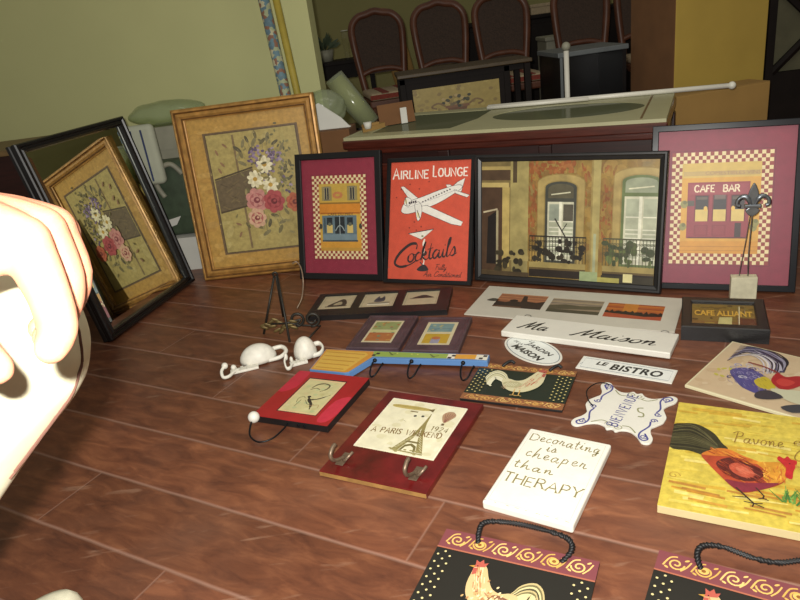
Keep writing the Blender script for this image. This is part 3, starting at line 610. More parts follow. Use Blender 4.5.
a.poly([X(.02, .62), X(.46, .69), X(.47, .4), X(.02, .35)], '#66573f'); 
for i in range(24):
    u = .04 + .4*rnd.random(); v = .4 + .24*rnd.random(); a.line([X(u, v), X(u+.07, v+rnd.choice([-.03, .03]))], .8, rnd.choice(['#574a35', '#776747', '#6d5d40']))
a.line([X(.02, .63), X(.46, .70)], 1.2, '#4d402c'); a.line([X(.02, .35), X(.47, .4)], 1.2, '#4d402c')
def leaf(u, v, l, rot, c): pe(u, v, l, l*.38, c, rot)
for u, v, r_ in ((.36,.82,100),(.4,.9,70),(.45,.93,110),(.52,.9,60),(.55,.96,95),(.62,.9,40),(.68,.93,70),(.36,.74,150),(.33,.86,140),(.47,.84,60),(.75,.88,30),(.82,.84,60),(.42,.2,150),(.5,.14,30),(.55,.22,70),(.62,.28,160),(.7,.22,20),(.76,.3,120),(.66,.16,60),(.5,.26,100),(.36,.28,40),(.3,.22,120),(.82,.66,70),(.86,.58,40),(.78,.6,120),(.88,.7,100),(.92,.5,80),(.72,.52,60),(.9,.28,60)):
    leaf(u, v, rnd.uniform(2.4, 3.6), r_, rnd.choice(['#62593a', '#736a45', '#57503a', '#7c7350'])); p = X(u, v); q = X(.55, .6); a.line([p, (p[0]*.8 + q[0]*.2, p[1]*.8 + q[1]*.2)], .4, '#7c7350')
for cx, cy, n in ((.53,.79,28),(.72,.76,40),(.63,.66,16),(.8,.5,8)):
    for i in range(n): pe(cx + rnd.gauss(0, .05), cy + rnd.gauss(0, .045), 1.2, .9, rnd.choice(['#6d5b75', '#8a7691', '#5d4c66', '#9b8a9b']), rnd.uniform(0, 180))
for i in range(30): pe(.8 + rnd.gauss(0, .07), .62 + rnd.gauss(0, .12), 1.0, .6, rnd.choice(['#74704c', '#8b865a']), rnd.uniform(0, 180))
for i in range(46): pe(.74 + rnd.gauss(0, .11), .68 + rnd.gauss(0, .14), 1.3, .7, rnd.choice(['#716b48', '#857f55', '#5f5a3f']), rnd.uniform(0, 180))
for cx, cy in ((.47,.6),(.63,.54),(.6,.71)):
    for k in range(9):
        q = 2*PI*k/9; pe(cx + .045*math.cos(q), cy + .04*math.sin(q), 3, 1.6, ('#e0d7b4', '#cfc59f')[k % 2], math.degrees(q))
    pe(cx, cy, 1.6, 1.5, '#b58f3a')
def rose(u, v, r_, c1, c2, c3):
    for k in range(7): q = 2*PI*k/7; pe(u + .011*r_*math.cos(q), v + .0095*r_*math.sin(q), r_*.55, r_*.5, c1, k*50)
    pe(u, v, r_*.82, r_*.78, c2); 
    for k in range(5): q = 2*PI*k/5+.4; pe(u + .005*r_*math.cos(q), v + .0045*r_*math.sin(q), r_*.4, r_*.26, c1, k*72+40)
    pe(u, v, r_*.36, r_*.34, c3); pe(u+.008, v+.004, r_*.16, r_*.14, c1)
for k in range(40): leaf(.55 + rnd.gauss(0, .17), .5 + rnd.gauss(0, .2), rnd.uniform(1.2, 2.4), rnd.uniform(0, 180), rnd.choice(['#7a7048', '#8f8458', '#6a6242', '#94875a']))
rose(.45, .425, 6.5, '#bd8279', '#a35f5c', '#7e3a40'); rose(.64, .4, 6.3, '#a3494a', '#8d3538', '#682328'); rose(.42, .275, 5.4, '#c9a184', '#a9625a', '#823d3c'); rose(.87, .375, 5.2, '#b06042', '#9c4634', '#74302a')
for u, v in ((.1,.85),(.14,.75),(.2,.9),(.1,.7),(.2,.15),(.2,.24)): leaf(u, v, 2.2, rnd.uniform(0, 180), '#8a6a4c')
a.build('painted_canvas', M['paint'], t); back(t, W_, H_, .03, .006)

# black mirror
W_, H_ = .611, .773
t = leaning('mirror', 'large black framed mirror standing at the left behind the hand', 'mirror', (-1.109, 2.373), 72.2, 10.6, .045)
fr = obj('frame', frame_bm(W_, H_, [(0, 0), (0, .012), (.003, .016), (.003, .024), (0, .028), (0, .04), (.004, .045), (.012, .045), (.016, .039), (.022, .039), (.027, .043), (.033, .041), (.036, .03), (.036, 0)]), M['black'], t)
bm = B(); i0, i1, z0, z1 = .036, .06, .0255, .0267
ro = [bm.verts.new(p) for p in ((i0, i0, z0), (W_-i0, i0, z0), (W_-i0, H_-i0, z0), (i0, H_-i0, z0))]; ri = [bm.verts.new(p) for p in ((i1, i1, z1), (W_-i1, i1, z1), (W_-i1, H_-i1, z1), (i1, H_-i1, z1))]
bm.faces.new(ri)
mm = bpy.data.materials.new('silvered_glass'); mm.use_nodes = True; b_ = mm.node_tree.nodes['Principled BSDF']; b_.inputs['Metallic'].default_value = 1; b_.inputs['Roughness'].default_value = .015; b_.inputs['Base Color'].default_value = (.8, .83, .76, 1)
gl = obj('mirror_glass', bm, mm, t)
bm = B(); ro = [bm.verts.new(p) for p in ((i0, i0, z0), (W_-i0, i0, z0), (W_-i0, H_-i0, z0), (i0, H_-i0, z0))]; ri = [bm.verts.new(p) for p in ((i1, i1, z1), (W_-i1, i1, z1), (W_-i1, H_-i1, z1), (i1, H_-i1, z1))]
for k in range(4): bm.faces.new((ro[k], ro[(k+1) % 4], ri[(k+1) % 4], ri[k]))
obj('bevelled_edge', bm, mm, gl); back(t, W_, H_, .03, .024)

# shop front pictures with check border
def shop_picture(t, W_, H_, fw, mcol, ck, pic, colr, nck, fm, draw, dp):
    obj('frame', frame_bm(W_, H_, flat_prof(fw, dp)), fm, t)
    a = Art(W_ - 2*fw, H_ - 2*fw, dp*.45, fw, fw); a.rect(-2, -2, 102, 102, mcol)
    a.line([(ck[0]-1, ck[1]-1), (ck[2]+1, ck[1]-1), (ck[2]+1, ck[3]+1), (ck[0]-1, ck[3]+1)], .6, '#64202d', closed=True)
    a.checker(*ck, nck[0], nck[1], '#dccb9c', '#8c3b35'); draw(a, pic); a.build('print', M['art'], t); back(t, W_, H_, fw*.6, dp*.4)
    pane(t, W_, H_, fw*.9, dp*.62, glass_mat('non_glare_glass', gloss=.5, rough=.42))
def cafe_small(a, p):
    x0, y0, x1, y1 = p; U = lambda u, v: (x0+(x1-x0)*u, y0+(y1-y0)*v)
    def r_(u0, v0, u1, v1, c): a.rect(*U(u0, v0), *U(u1, v1), c)
    r_(0, 0, 1, 1, '#c09a3e'); r_(.0, .74, 1, 1, '#b99a45'); r_(0, 0, 1, .17, '#c68f35'); r_(0, 0, 1, .05, '#b3893a')
    for u in (.12, .74): r_(u, .75, u+.15, .96, '#6e6a55'); r_(u+.015, .77, u+.135, .945, '#b3a77f'); r_(u+.025, .77, u+.068, .94, '#2d2d30'); r_(u+.082, .77, u+.125, .94, '#2d2d30'); r_(u-.045, .75, u-.005, .96, '#8a7f52'); r_(u+.155, .75, u+.195, .96, '#8a7f52')
    for k in range(9): q = 2*PI*k/9; c = U(.46 + .09*math.cos(q), .83 + .035*math.sin(q)); a.ell(c[0], c[1], 2.2, 1.6, '#b9774a')
    r_(0, .70, 1, .725, '#8d6a2c'); r_(.0, .55, 1, .70, '#c9812a'); r_(.02, .555, .98, .575, '#a2601f')
    a.text('CAFE DU MIDI', *U(.2, .53), 34, 2.2, '#3d3022')
    r_(.06, .16, .9, .53, '#5d7078'); r_(.06, .16, .9, .25, '#6f828a'); r_(.1, .27, .14, .5, '#3f4d54')
    for u0, u1 in ((.17, .31), (.67, .81)): r_(u0, .39, u1, .5, '#23282c'); r_(u0, .27, u1, .39, '#c8b069'); a.ell(*U((u0+u1)/2, .4), 2.5, 2.2, '#5a5f52')
    r_(.37, .26, .48, .51, '#23282c'); r_(.5, .26, .61, .51, '#23282c'); r_(.485, .24, .495, .52, '#a9b2b0')
    a.line([U(.38, .3), U(.44, .36), U(.49, .38), U(.55, .36), U(.6, .3)], 1.1, '#98a4a3', smooth=4)
    for u in (-.0, .97): a.ell(*U(u+.02, .37), 2.0, 3.4, '#3c3a30')
    r_(.05, .14, .92, .165, '#3d4a50')
t = leaning('yellow_cafe_picture', 'black framed picture of a yellow cafe with a blue grey shop front', 'picture', (-.423, 2.785), -24.9, 15.4, .02)
shop_picture(t, .402, .535, .027, '#852a3c', (14, 13, 87, 86), (23, 20, 79, 79), 0, (23, 31), M['black'], cafe_small, .02)
def cafe_bar(a, p):
    x0, y0, x1, y1 = p; U = lambda u, v: (x0+(x1-x0)*u, y0+(y1-y0)*v)
    def r_(u0, v0, u1, v1, c): a.rect(*U(u0, v0), *U(u1, v1), c)
    r_(0, 0, 1, 1, '#cc9a40'); r_(0, .84, 1, 1, '#c7aa5a'); r_(0, .0, 1, .14, '#c88d33'); r_(.02, .86, .98, .91, '#b39a62')
    a.text('COMESTIBLES VINS', *U(.3, .87), 40, 2.2, '#9c7a5c')
    for v in (.03, .075): r_(0, v, 1, v+.008, '#b0782c')
    r_(.08, .17, .87, .79, '#8c3540'); r_(.1, .66, .85, .77, '#93404a')
    a.strokes('CAFE  BAR', *U(.17, .685), 33, 4.2, '#e3d3b4', 1.1, serif=.1)
    for u0 in (.19, .42, .65):
        r_(u0-.015, .36, u0+.175, .65, '#6a222c'); r_(u0, .47, u0+.16, .64, '#2f2a2e'); r_(u0, .36, u0+.16, .49, '#cdb46b'); r_(u0+.01, .6, u0+.15, .63, '#5d5148')
    r_(.43, .61, .57, .65, '#6d5a55')
    for u0 in (.19, .42): r_(u0-.01, .2, u0+.17, .32, '#7d2b36'); r_(u0+.01, .21, u0+.15, .31, '#87333d')
    r_(.7, .18, .78, .34, '#3b2a2c'); r_(.1, .17, .85, .185, '#57202a'); r_(.08, .53, .17, .59, '#4f4a42')
    a.ell(*U(.32, .5), 1.4, 2.0, '#d8b25a'); a.ell(*U(.67, .5), 1.4, 2.0, '#d8b25a')
    for u, v in ((.03, .3), (.04, .55), (.93, .29), (.95, .34)):
        a.ell(*U(u, v), 2.8, 3.2, '#8f8a52'); a.ell(*U(u+.01, v+.02), 1.5, 1.6, '#6f6d42')
t = leaning('cafe_bar_picture', 'large grey black framed picture of a red cafe front at the right', 'picture', (.879, 2.181), -25.6, 15.4, .022)
shop_picture(t, .458, .561, .021, '#7d2138', (11, 13, 85, 86), (19, 20, 77, 79), 0, (26, 30), mat('gunmetal', '#1c1d21', .22, metal=.1, var=.1, spec=.3), cafe_bar, .022)

# airline poster
W_, H_ = .378, .509; fw = .017
t = leaning('airline_lounge_poster', 'black framed orange poster with a white aeroplane and a cocktail glass', 'poster', (-.059, 2.593), -25.9, 23.0, .02)
obj('frame', frame_bm(W_, H_, flat_prof(fw, .02)), M['black'], t)
a = Art(W_-2*fw, H_-2*fw, .012, fw, fw); a.rect(-1, -1, 101, 101, '#cb4f37')
a.strokes('AIRLINE', 3, 86, 45, 6.6, '#efe6da', 1.7, serif=.1, gap=.24, big=1.35); a.strokes('LOUNGE', 54, 87, 42, 6.6, '#efe6da', 1.7, serif=.1, gap=.24, big=1.35)
ink = '#3a2f38'; wh = '#e6e2d9'
def outl(pts, c=wh, k=5): a.poly(pts, c, k); a.line(pts, .5, ink, smooth=k, closed=True)
def outs(pts, c=wh): a.poly(pts, c); a.line(pts, .5, ink, closed=True)
outs([(13, 79), (17, 79.5), (38, 68), (28, 65)])          # far wing
outs([(76, 73), (79, 79), (84, 82), (93, 85), (89, 74)])  # fin
outs([(72, 77), (70, 80), (75, 80), (84, 75)])            # far tailplane
outl([(15, 60), (20, 65.5), (40, 70), (64, 76), (84, 79.5), (90, 78), (84, 74), (62, 65), (40, 59), (24, 56), (16, 57)])
outs([(80, 75.5), (99, 71), (96, 69), (82, 72.5)])        # near tailplane
outs([(37, 62), (47, 63), (92, 49), (90, 45.5), (78, 47), (40, 58)])
outl([(18, 66), (21, 70), (27, 68), (25, 63), (20, 63)]); outl([(33, 58), (32, 64), (37, 66), (41, 61), (40, 53), (36, 50)])
a.ell(20.5, 66.5, 1.6, 3.2, '#d8cfa0', 10); a.ell(36.5, 55, 1.6, 4, '#d8cfa0', 10)
a.line([(35, 59), (39, 52)], .8, ink); a.line([(19, 70), (22, 63)], .7, ink)
for k in range(4): a.rect(24+k*2.6, 64.3+k*.35, 26+k*2.6, 66.2+k*.35, ink)
for k in range(11): a.ell(42+k*3.3, 66+k*1.0, 1.0, .8, ink)
a.line([(22, 61), (60, 69.5), (84, 76)], .3, '#8c8a93')
for x, y in ((14, 77), (8, 70), (25, 81), (37, 77), (49, 83), (32, 49), (26, 44), (35, 42), (41, 45)): a.ell(x, y, .9, .9, '#7d2b20')
outs([(25, 39), (57, 43), (42, 34)], '#e4ded2'); a.line([(25, 39), (57, 43)], .9, ink); a.line([(46, 34.5), (44.5, 30), (46, 26), (44, 21), (46, 16), (44, 10)], [1.6, 2.2, 1.3, 2.4, 1.2, 2], '#eae2d4', smooth=4)
a.ell(43, 37, 1.4, 1, '#6d7f4a'); a.poly([(37, 8.5), (46, 13), (52, 8.5), (44, 7)], '#2a2226', 4); a.line([(41, 15), (45, 12)], 1.2, ink)
a.strokes('C', 6, 10, 30, 19, '#2d1f20', 2.6, font=SCR, slant=.15, smooth=6, cal=True, rot=4); a.strokes('ocktails', 25, 14.5, 62, 15, '#2d1f20', 1.7, font=SCR, slant=.18, gap=-.02, smooth=5, cal=True, rot=9)
a.strokes('Fully', 60, 9, 14, 4.4, '#4f2520', .6, font=SCR, slant=.2, gap=.0, smooth=4); a.strokes('Air Conditioned', 46, 3, 46, 4.4, '#4f2520', .65, font=SCR, slant=.2, gap=.0, smooth=4)
a.build('print', M['art'], t); back(t, W_, H_, .01, .011); pane(t, W_, H_, fw*.9, .0155)

# photograph of an old facade
W_, H_ = .699, .488; fw = .027
t = leaning('facade_photograph', 'wide black framed photograph of two balcony windows in an old ochre facade', 'photograph', (.304, 2.483), -31.7, 12.1, .025)
obj('frame', frame_bm(W_, H_, [(0, 0), (0, .02), (.004, .025), (.01, .025), (.014, .02), (.019, .018), (.024, .016), (.027, .013), (.027, 0)]), M['blacksat'], t)
a = Art(W_-2*fw, H_-2*fw, .008, fw, fw); rnd = random.Random(11)
a.rect(-1, -1, 101, 101, '#8f7438')
for i in range(260): a.ell(rnd.uniform(28, 99), rnd.uniform(18, 99), rnd.uniform(1, 4), rnd.uniform(1, 5), rnd.choice(['#97793a', '#8a6c33', '#9f8143', '#856535', '#917a45']), rnd.uniform(0, 180))
for i in range(170): a.ell(rnd.choice([30, 31, 32, 34, 36, 60, 62, 72, 74, 76, 78]) + rnd.gauss(0, 1.2), rnd.uniform(35, 98), rnd.uniform(.3, .9), rnd.uniform(.6, 2.8), rnd.choice(['#8a5028', '#84522c', '#966034', '#8d6a35']), rnd.gauss(0, 12))
for i in range(60): a.ell(rnd.uniform(30, 55), rnd.uniform(90, 99), rnd.uniform(.5, 1.6), rnd.uniform(.5, 1.6), rnd.choice(['#8a5029', '#966034']))
a.rect(-1, -1, 20, 101, '#75653e'); a.rect(0, 84, 20, 93, '#4d3a28'); a.rect(0, 93, 20, 96, '#a59058'); a.rect(0, 78, 17, 82, '#b9a467')
a.rect(0, 4, 13, 78, '#4a3525'); a.poly([(3, 10), (10, 10), (10, 58), (4, 52)], '#1c1614'); a.rect(9.2, 8, 10.6, 58, '#9a8f70'); a.rect(13, 8, 17.5, 78, '#b09a5c'); a.line([(1, 56), (10, 59)], 1, '#b5a88a')
a.rect(18, 18, 29, 101, '#9a8c58'); a.rect(19.5, 82, 22, 101, '#4a3c28'); a.rect(17.5, 14, 29.5, 19, '#a08f5a'); a.rect(19, 0, 29, 14, '#8d8052')
a.rect(65.5, 0, 70, 101, '#a2935c'); a.rect(65, 0, 66, 101, '#8f7c48'); a.rect(67, 0, 68.5, 40, '#9fa382')
def win(x0, x1, y0, yc, fcol, tall):
    xm = (x0+x1)/2; r = (x1-x0)/2
    arch = lambda e, y, lift: [(x0-e, 14), (x0-e, y)] + [(xm + (r+e)*math.cos(PI - PI*k/10), y + lift*math.sin(PI*k/10)) for k in range(1, 10)] + [(x1+e, y), (x1+e, 14)]
    a.poly(arch(5, yc+4, 7), '#a08b55'); a.line(arch(5, yc+4, 7), .5, '#8d7743'); a.poly(arch(1.2, yc, 6), '#8f7b47'); a.poly(arch(.5, yc, 5), fcol)
    a.poly([(x0+1.2, yc-9), (x0+1.2, yc-1)] + [(xm + (r-1.2)*math.cos(PI - PI*k/8), yc-1 + 4*math.sin(PI*k/8)) for k in range(1, 8)] + [(x1-1.2, yc-1), (x1-1.2, yc-9)], tall)
    a.line([(x0+3, yc-6), (x1-3, yc-4)], .7, '#c9c6a8'); a.rect(x0+1, 16, x1-1, yc-12, '#bfbda4')
    for s in (0, 1):
        u0 = x0+2+s*(r-.4); u1 = u0+r-2.8; a.rect(u0, 20, u1, yc-14, '#a5a890')
        a.rect(u0, yc-28, u1, yc-14, ('#8d9484', '#4f4a3e')[s] if fcol == '#3f4038' else '#a3a890'); a.rect(u0, yc-29, u1, yc-28, '#d8d6c0'); 
        for k in range(8): a.rect(u0, 20+k*3.4, u1, 21+k*3.4, '#d0cfba')
    a.rect(xm-.8, 16, xm+.8, yc-12, '#dcdac4'); a.rect(x0, yc-12, x1, yc-10, fcol)
win(39.5, 56.5, 14, 78, '#3f4038', '#57523f'); win(82, 101, 14, 83, '#5d6a40', '#8a9077')
def balc(x0, x1, c, fol):
    a.rect(x0, 9, x1, 14, '#94834f'); a.rect(x0, 7.5, x1, 9.2, '#5a4a2c'); a.rect(x0, 1, x1, 7.5, '#241b15')
    for k in range(40 if fol else 26):
        a.ell(rnd.uniform(x0+1, x1-1), rnd.uniform(15, 33), rnd.uniform(.8, 2.2), rnd.uniform(.8, 2.4), rnd.choice(fol))
    n = int((x1-x0)/1.7)
    for k in range(n+1): x = x0+(x1-x0)*k/n; a.line([(x, 14), (x, 36)], .35, c)
    for k in range(n): x = x0+(x1-x0)*(k+.5)/n; a.spiral(x, 32, .8, 1.2, .28, c); a.spiral(x, 24, .9, 1.2, .28, c)
    a.line([(x0, 36.5), (x1, 36.5)], .8, c); a.line([(x0, 28), (x1, 28)], .35, c)
balc(30, 63, '#2a241c', ['#201c16', '#2b261c', '#332d20']); balc(72.5, 101, '#4a4a34', ['#4f5a34', '#3e482c', '#5f6a3e', '#38402a'])
a.line([(45, 52), (54, 30)], .7, '#2a2620'); a.line([(49, 41), (52, 48)], .5, '#2a2620')
for k in range(18): a.ell(rnd.uniform(10, 28), rnd.uniform(3, 26), rnd.uniform(1, 2.5), rnd.uniform(1, 2.5), rnd.choice(['#2c261a', '#3a3322']))
a.rect(60, 0, 70, 8, '#8e9a70'); a.rect(72, 0, 101, 6, '#2f2a1c'); a.rect(84, 1, 89, 8, '#c9c08a'); a.rect(70, 0, 82, 4, '#a29a52'); a.rect(0, 0, 30, 4, '#4a3c28')
a.build('photo_print', art_mat('photo_paper', .4, 0, .26, 26), t); back(t, W_, H_, .012, .007); pane(t, W_, H_, fw*.92, .011)

# ---------------------------------------------------------------- things lying on the floor
def board(name, label, cat, cx, cy, yaw, w, h, th, m, bev=.002, part='board', seg=2, group=None, z=0.0):
    t = thing(name, label, cat, (cx, cy, z), yaw, group); obj(part, box(B(), -w/2, w/2, -h/2, h/2, .0003, th), m, t, bev, seg=seg); return t
def cart(w, h, z): return Art(w, h, z, -w/2, -h/2)

# Ma Maison
w, h = .522, .136
t = board('ma_maison_sign', 'long white board sign lettered Ma Maison in black script', 'sign', .566, 1.878, -33.9, w, h, .02, M['white'], .003)
t.rotation_euler.x = R(-1.5); t.location.z = .0019
a = cart(w, h, .02003); a.strokes('Ma', 8, 30, 18, 44, '#22201f', 1.15, font=SCR, slant=.35, smooth=6, cal=True, gap=.04); a.strokes('Maison', 42, 26, 48, 42, '#22201f', 1.15, font=SCR, slant=.35, smooth=6, cal=True, gap=.02); a.build('lettering', M['art'], t)
bm = B()
for x in (-.22, .22): tube(bm, catmull([(x-.012, .064, .018), (x-.008, .072, .022), (x+.008, .072, .022), (x+.012, .064, .018)], 4), .0012, 6)
obj('hanging_wire', bm, M['steel'], t)

# mat with three sunset photos
w, h = .70, .262
t = board('triple_photo_mat', 'long pale grey mat holding three small sunset photographs behind the Ma Maison sign', 'picture mat', .588, 2.12, -30, w, h, .005, mat('pale_mat_board', '#bdb8ab', .7, var=.04), .001)
for i, (x0, x1, y0, y1) in enumerate(((-.275, -.098, -.049, .068), (-.077, .102, -.056, .058), (.117, .3, -.06, .054))):
    a = Art(x1-x0, y1-y0, .00502, x0, y0); a.rect(0, 0, 100, 100, ('#8a5a40', '#8a7a66', '#96502c')[i])
    if i == 0:
        for k in range(8): a.rect(0, 52+k*6, 100, 58+k*6, ('#9a6648', '#a87350', '#8f5c44')[k % 3])
        a.poly([(0, 0), (100, 0), (100, 60), (84, 46), (64, 52), (58, 90), (50, 92), (52, 44), (36, 50), (20, 38), (0, 42)], '#352a26'); a.ell(36, 52, 9, 6, '#2d2422')
        a.rect(0, 0, 60, 10, '#5f4636')
    elif i == 1:
        for k in range(6): a.rect(0, 55+k*8, 100, 63+k*8, ('#8f7f6b', '#7b6f62', '#9c8a70')[k % 3])
        a.poly([(0, 20), (100, 36), (100, 62), (60, 55), (30, 60), (0, 48)], '#57503f'); a.rect(0, 0, 100, 22, '#4a4537')
    else:
        for k in range(6): a.rect(0, 48+k*9, 100, 57+k*9, ('#a55a2c', '#b3682f', '#944a2a')[k % 3])
        a.rect(30, 45, 55, 100, '#b8762f'); a.rect(0, 0, 100, 34, '#a04a30')
        pts = [(0, 30)] + [(x, 34 + 13*abs(math.sin(x*.37)) + (8 if x % 12 == 0 else 0)) for x in range(0, 101, 4)] + [(100, 26), (70, 18), (40, 24)]
        a.poly(pts, '#2a201b')
    a.build('photo', M['art'], t)
a = cart(w, h, .00502); a.poly([(5.5, 50), (8, 58), (12, 55), (10, 48)], '#4a463f', 4); a.build('small_mark', M['art'], t)

# Le Bistro
w, h = .266, .076
t = board('le_bistro_sign', 'small white enamel sign lettered LE BISTRO in black capitals', 'sign', .609, 1.658, -35.3, w, h, .004, M['white'], .0012)
a = cart(w, h, .00403); a.rect(1.5, 5, 98.5, 95, '#e0e2de'); a.line([(4, 14), (96, 14), (96, 86), (4, 86)], .7, '#5d6a78', closed=True); a.line([(4, 50), (2, 30)], .5, '#5d6a78')
a.text('LE', 18, 46, 13, 28, '#232326', .22, .035); a.text('BISTRO', 34, 26, 54, 46, '#232326', .22, .035, 1.08); a.build('lettering', M['enamel'], t)

# oval sign
t = thing('oval_jardin_sign', 'oval white enamel sign lettered LE JARDIN DE LA MAISON below the Ma Maison board', 'sign', (.387, 1.849, 0), -64.3)
ep = lambda rx, ry: [(rx*math.cos(2*PI*k/48), ry*math.sin(2*PI*k/48)) for k in range(48)]
obj('plate', prism(B(), ep(.116, .064), .0003, .003), M['white'], t, .001)
a = Art(.232, .128, .00303, -.116, -.064); a.ell(50, 50, 47, 24.6, '#73808a', n=48); a.ell(50, 50, 45.8, 23.4, '#dfe2de', n=48)
a.text('LE', 28, 70, 9, 9, '#2c2c30', .2, .015); a.text('JARDIN', 30, 52, 50, 19, '#2c2c30', .2, .03); a.text('DE LA', 12, 45, 17, 8, '#2c2c30', .2, .02); a.text('MAISON', 22, 22, 58, 21, '#26262a', .2, .04); a.build('lettering', M['enamel'], t)

# Paris board
w, h = .288, .383
t = board('paris_hook_board', 'dark red hook board with a cream picture of the Eiffel tower, two bronze hooks', 'hook board', -.034, 1.461, -29.1, w, h, .016, M['redboard'], .0015)
obj('raw_edge', box(B(), -w/2+.001, w/2-.001, -h/2-.0006, -h/2+.001, .002, .013), mat('raw_wood', '#9a7440', .7, var=.2, scale=40), t)
pw, ph = .224, .234; a = Art(pw, ph, .01605, -pw/2, .04-ph/2); a.rect(0, 0, 100, 100, '#ded8bb')
rnd = random.Random(5)
for k in range(40): a.ell(rnd.uniform(5, 95), rnd.uniform(5, 95), rnd.uniform(2, 7), rnd.uniform(2, 5), rnd.choice(['#dcd6b6', '#d5ceab', '#e2dcc2']))
a.poly([(6, 86), (12, 89), (38, 90), (56, 88.5), (61, 86.5), (56, 84.5), (38, 82.5), (12, 83)], '#b5a25e', 4); a.line([(6, 86), (61, 86.5)], .6, '#857342'); a.line([(10, 87.8), (56, 87.8)], .4, '#857342'); a.poly([(54, 86.5), (62, 90), (62, 83)], '#6a5c3a'); a.rect(34, 78, 44, 80, '#7a6a42')
a.ell(44, 71, 2, 2, '#4b4a42'); a.ell(53.5, 72.5, 2, 2, '#4b4a42'); a.line([(28, 58), (33, 60), (38, 58)], .5, '#8f8a6c')
a.poly([(76, 80), (80, 88), (87, 89), (92, 83), (90, 76), (83, 66)], '#a8876a', 4)
for k in range(5): a.line([(83.5, 67), (78+k*3.2, 85)], .6, '#7d4a42')
a.rect(81.5, 61, 85, 65, '#6d5a3e')
a.strokes('1924', 74, 49, 20, 8.5, '#80704a', 1.2, serif=0, gap=.25, rot=0)
# tower
tw = '#8b7f4e'
for sg in (-1, 1):
    a.poly([(62 + sg*.5, 79), (62.5 + sg*2.0, 60), (64 + sg*6, 38), (64 + sg*19, 7), (64 + sg*11, 7), (64 + sg*3.2, 30), (63, 50), (62, 79)], tw)
a.rect(59, 36, 69, 38.5, '#736840'); a.rect(54, 22, 74, 25, '#736840'); a.poly([(54, 7), (57, 17), (64, 21), (71, 17), (74, 7), (71, 7), (69, 14), (64, 17), (59, 14), (57, 7)], '#6d6339')
for k in range(7): y = 10+k*4; s = 17-k*1.9; a.line([(64-s, y), (64-s+5, y+4)], .6, '#d5cda8'); a.line([(64+s, y), (64+s-5, y+4)], .6, '#d5cda8')
a.line([(44, 6), (84, 5)], 2.0, '#8f8555'); 
for k in range(14): a.ell(rnd.uniform(42, 88), rnd.uniform(3, 12), 2, 1.2, '#9a9060')
a.strokes('A PARIS WEEKEND', 6, 30, 86, 9.5, '#7d6238', 1.35, serif=.07, gap=.26, rot=5)
a.line([(.7, .7), (99.3, .7), (99.3, 99.3), (.7, 99.3)], 1.4, '#e9e5d2', closed=True)
a.build('picture', M['art'], t)
for u in (-.105, .095):
    hk = obj('hook', tube(B(), catmull([(u-.005, -.128, .018), (u-.006, -.15, .026), (u-.006, -.172, .04), (u-.006, -.178, .058), (u-.006, -.165, .07), (u-.006, -.152, .072)], 5), [.0045]*10 + [.005]*16, 10), M['bronze'], t, smooth=True)
    obj('lower_prong', tube(B(), catmull([(u-.002, -.135, .018), (u+.008, -.145, .022), (u+.018, -.138, .032), (u+.022, -.125, .036)], 5), .004, 8), M['bronze'], hk, smooth=True)
    obj('hook_plate', box(B(), u-.012, u+.01, -.16, -.11, .0163, .019), M['bronze'], hk, .001)

# Therapy block
w, h = .2, .294
t = board('therapy_plaque', 'thick distressed white plaque with carved lettering ending in THERAPY', 'plaque', .28, 1.233, -33.7, w, h, .022, M['whited'], .005, seg=3)
a = cart(w, h, .02203); c1 = '#857a4e'
a.line([(5, 4), (95, 4), (95, 96), (5, 96)], .5, '#b9b7aa', closed=True)
random.seed(3)
def distressed(s, x, y, w_, h_, pen, **k):
    a.strokes(s, x, y, w_, h_, c1, pen, jit=.14, **k)
a.strokes('D', 8, 84, 10, 9, c1, 1.5, serif=.08); a.strokes('ecorating', 20, 84.5, 72, 13, c1, 1.5, font=SCR, jit=.12, gap=.1)
a.strokes('is', 34, 73.5, 12, 13, c1, 1.5, font=SCR, gap=.1); a.strokes('cheaper', 14, 62, 72, 14, c1, 1.5, font=SCR, jit=.12, gap=.12)
a.strokes('than', 9, 46, 46, 11, c1, 1.6, font=SCR, jit=.1, gap=.16); a.strokes('THERAPY', 6, 28, 88, 10.5, c1, 1.8, serif=.1, jit=.16, gap=.22)
rnd = random.Random(8)
for k in range(130):   # chips of worn paint over the lettering
    a.ell(rnd.uniform(8, 92), rnd.choice([87, 75, 65, 49, 33]) + rnd.gauss(0, 4), rnd.uniform(.3, 1.0), rnd.uniform(.3, .9), '#e0ddd2')
for k in range(9): x = 4+k*11+rnd.uniform(-2, 2); a.line([(x, 1.6), (x+rnd.uniform(2, 5), 1.4)], .5, '#77704f')
a.build('lettering', M['art'], t)

# Bienvenue
t = thing('bienvenue_sign', 'white scalloped sign with blue scrolls lettered Bienvenue, wire hanger on its edge', 'sign', (.532, 1.452, 0), 50)
q = [(0, .80), (.12, .86), (.24, .76), (.44, .73), (.66, .84), (.86, 1.02), (1.04, .98), (1.06, .80), (.93, .6), (.88, .42), (.96, .28), (1.06, .12), (1.07, 0)]
hw, hh = .112, .094
ring = [(x, y) for x, y in q] + [(x, -y) for x, y in reversed(q[:-1])] + [(-x, -y) for x, y in q[1:]] + [(-x, y) for x, y in reversed(q[1:-1])]
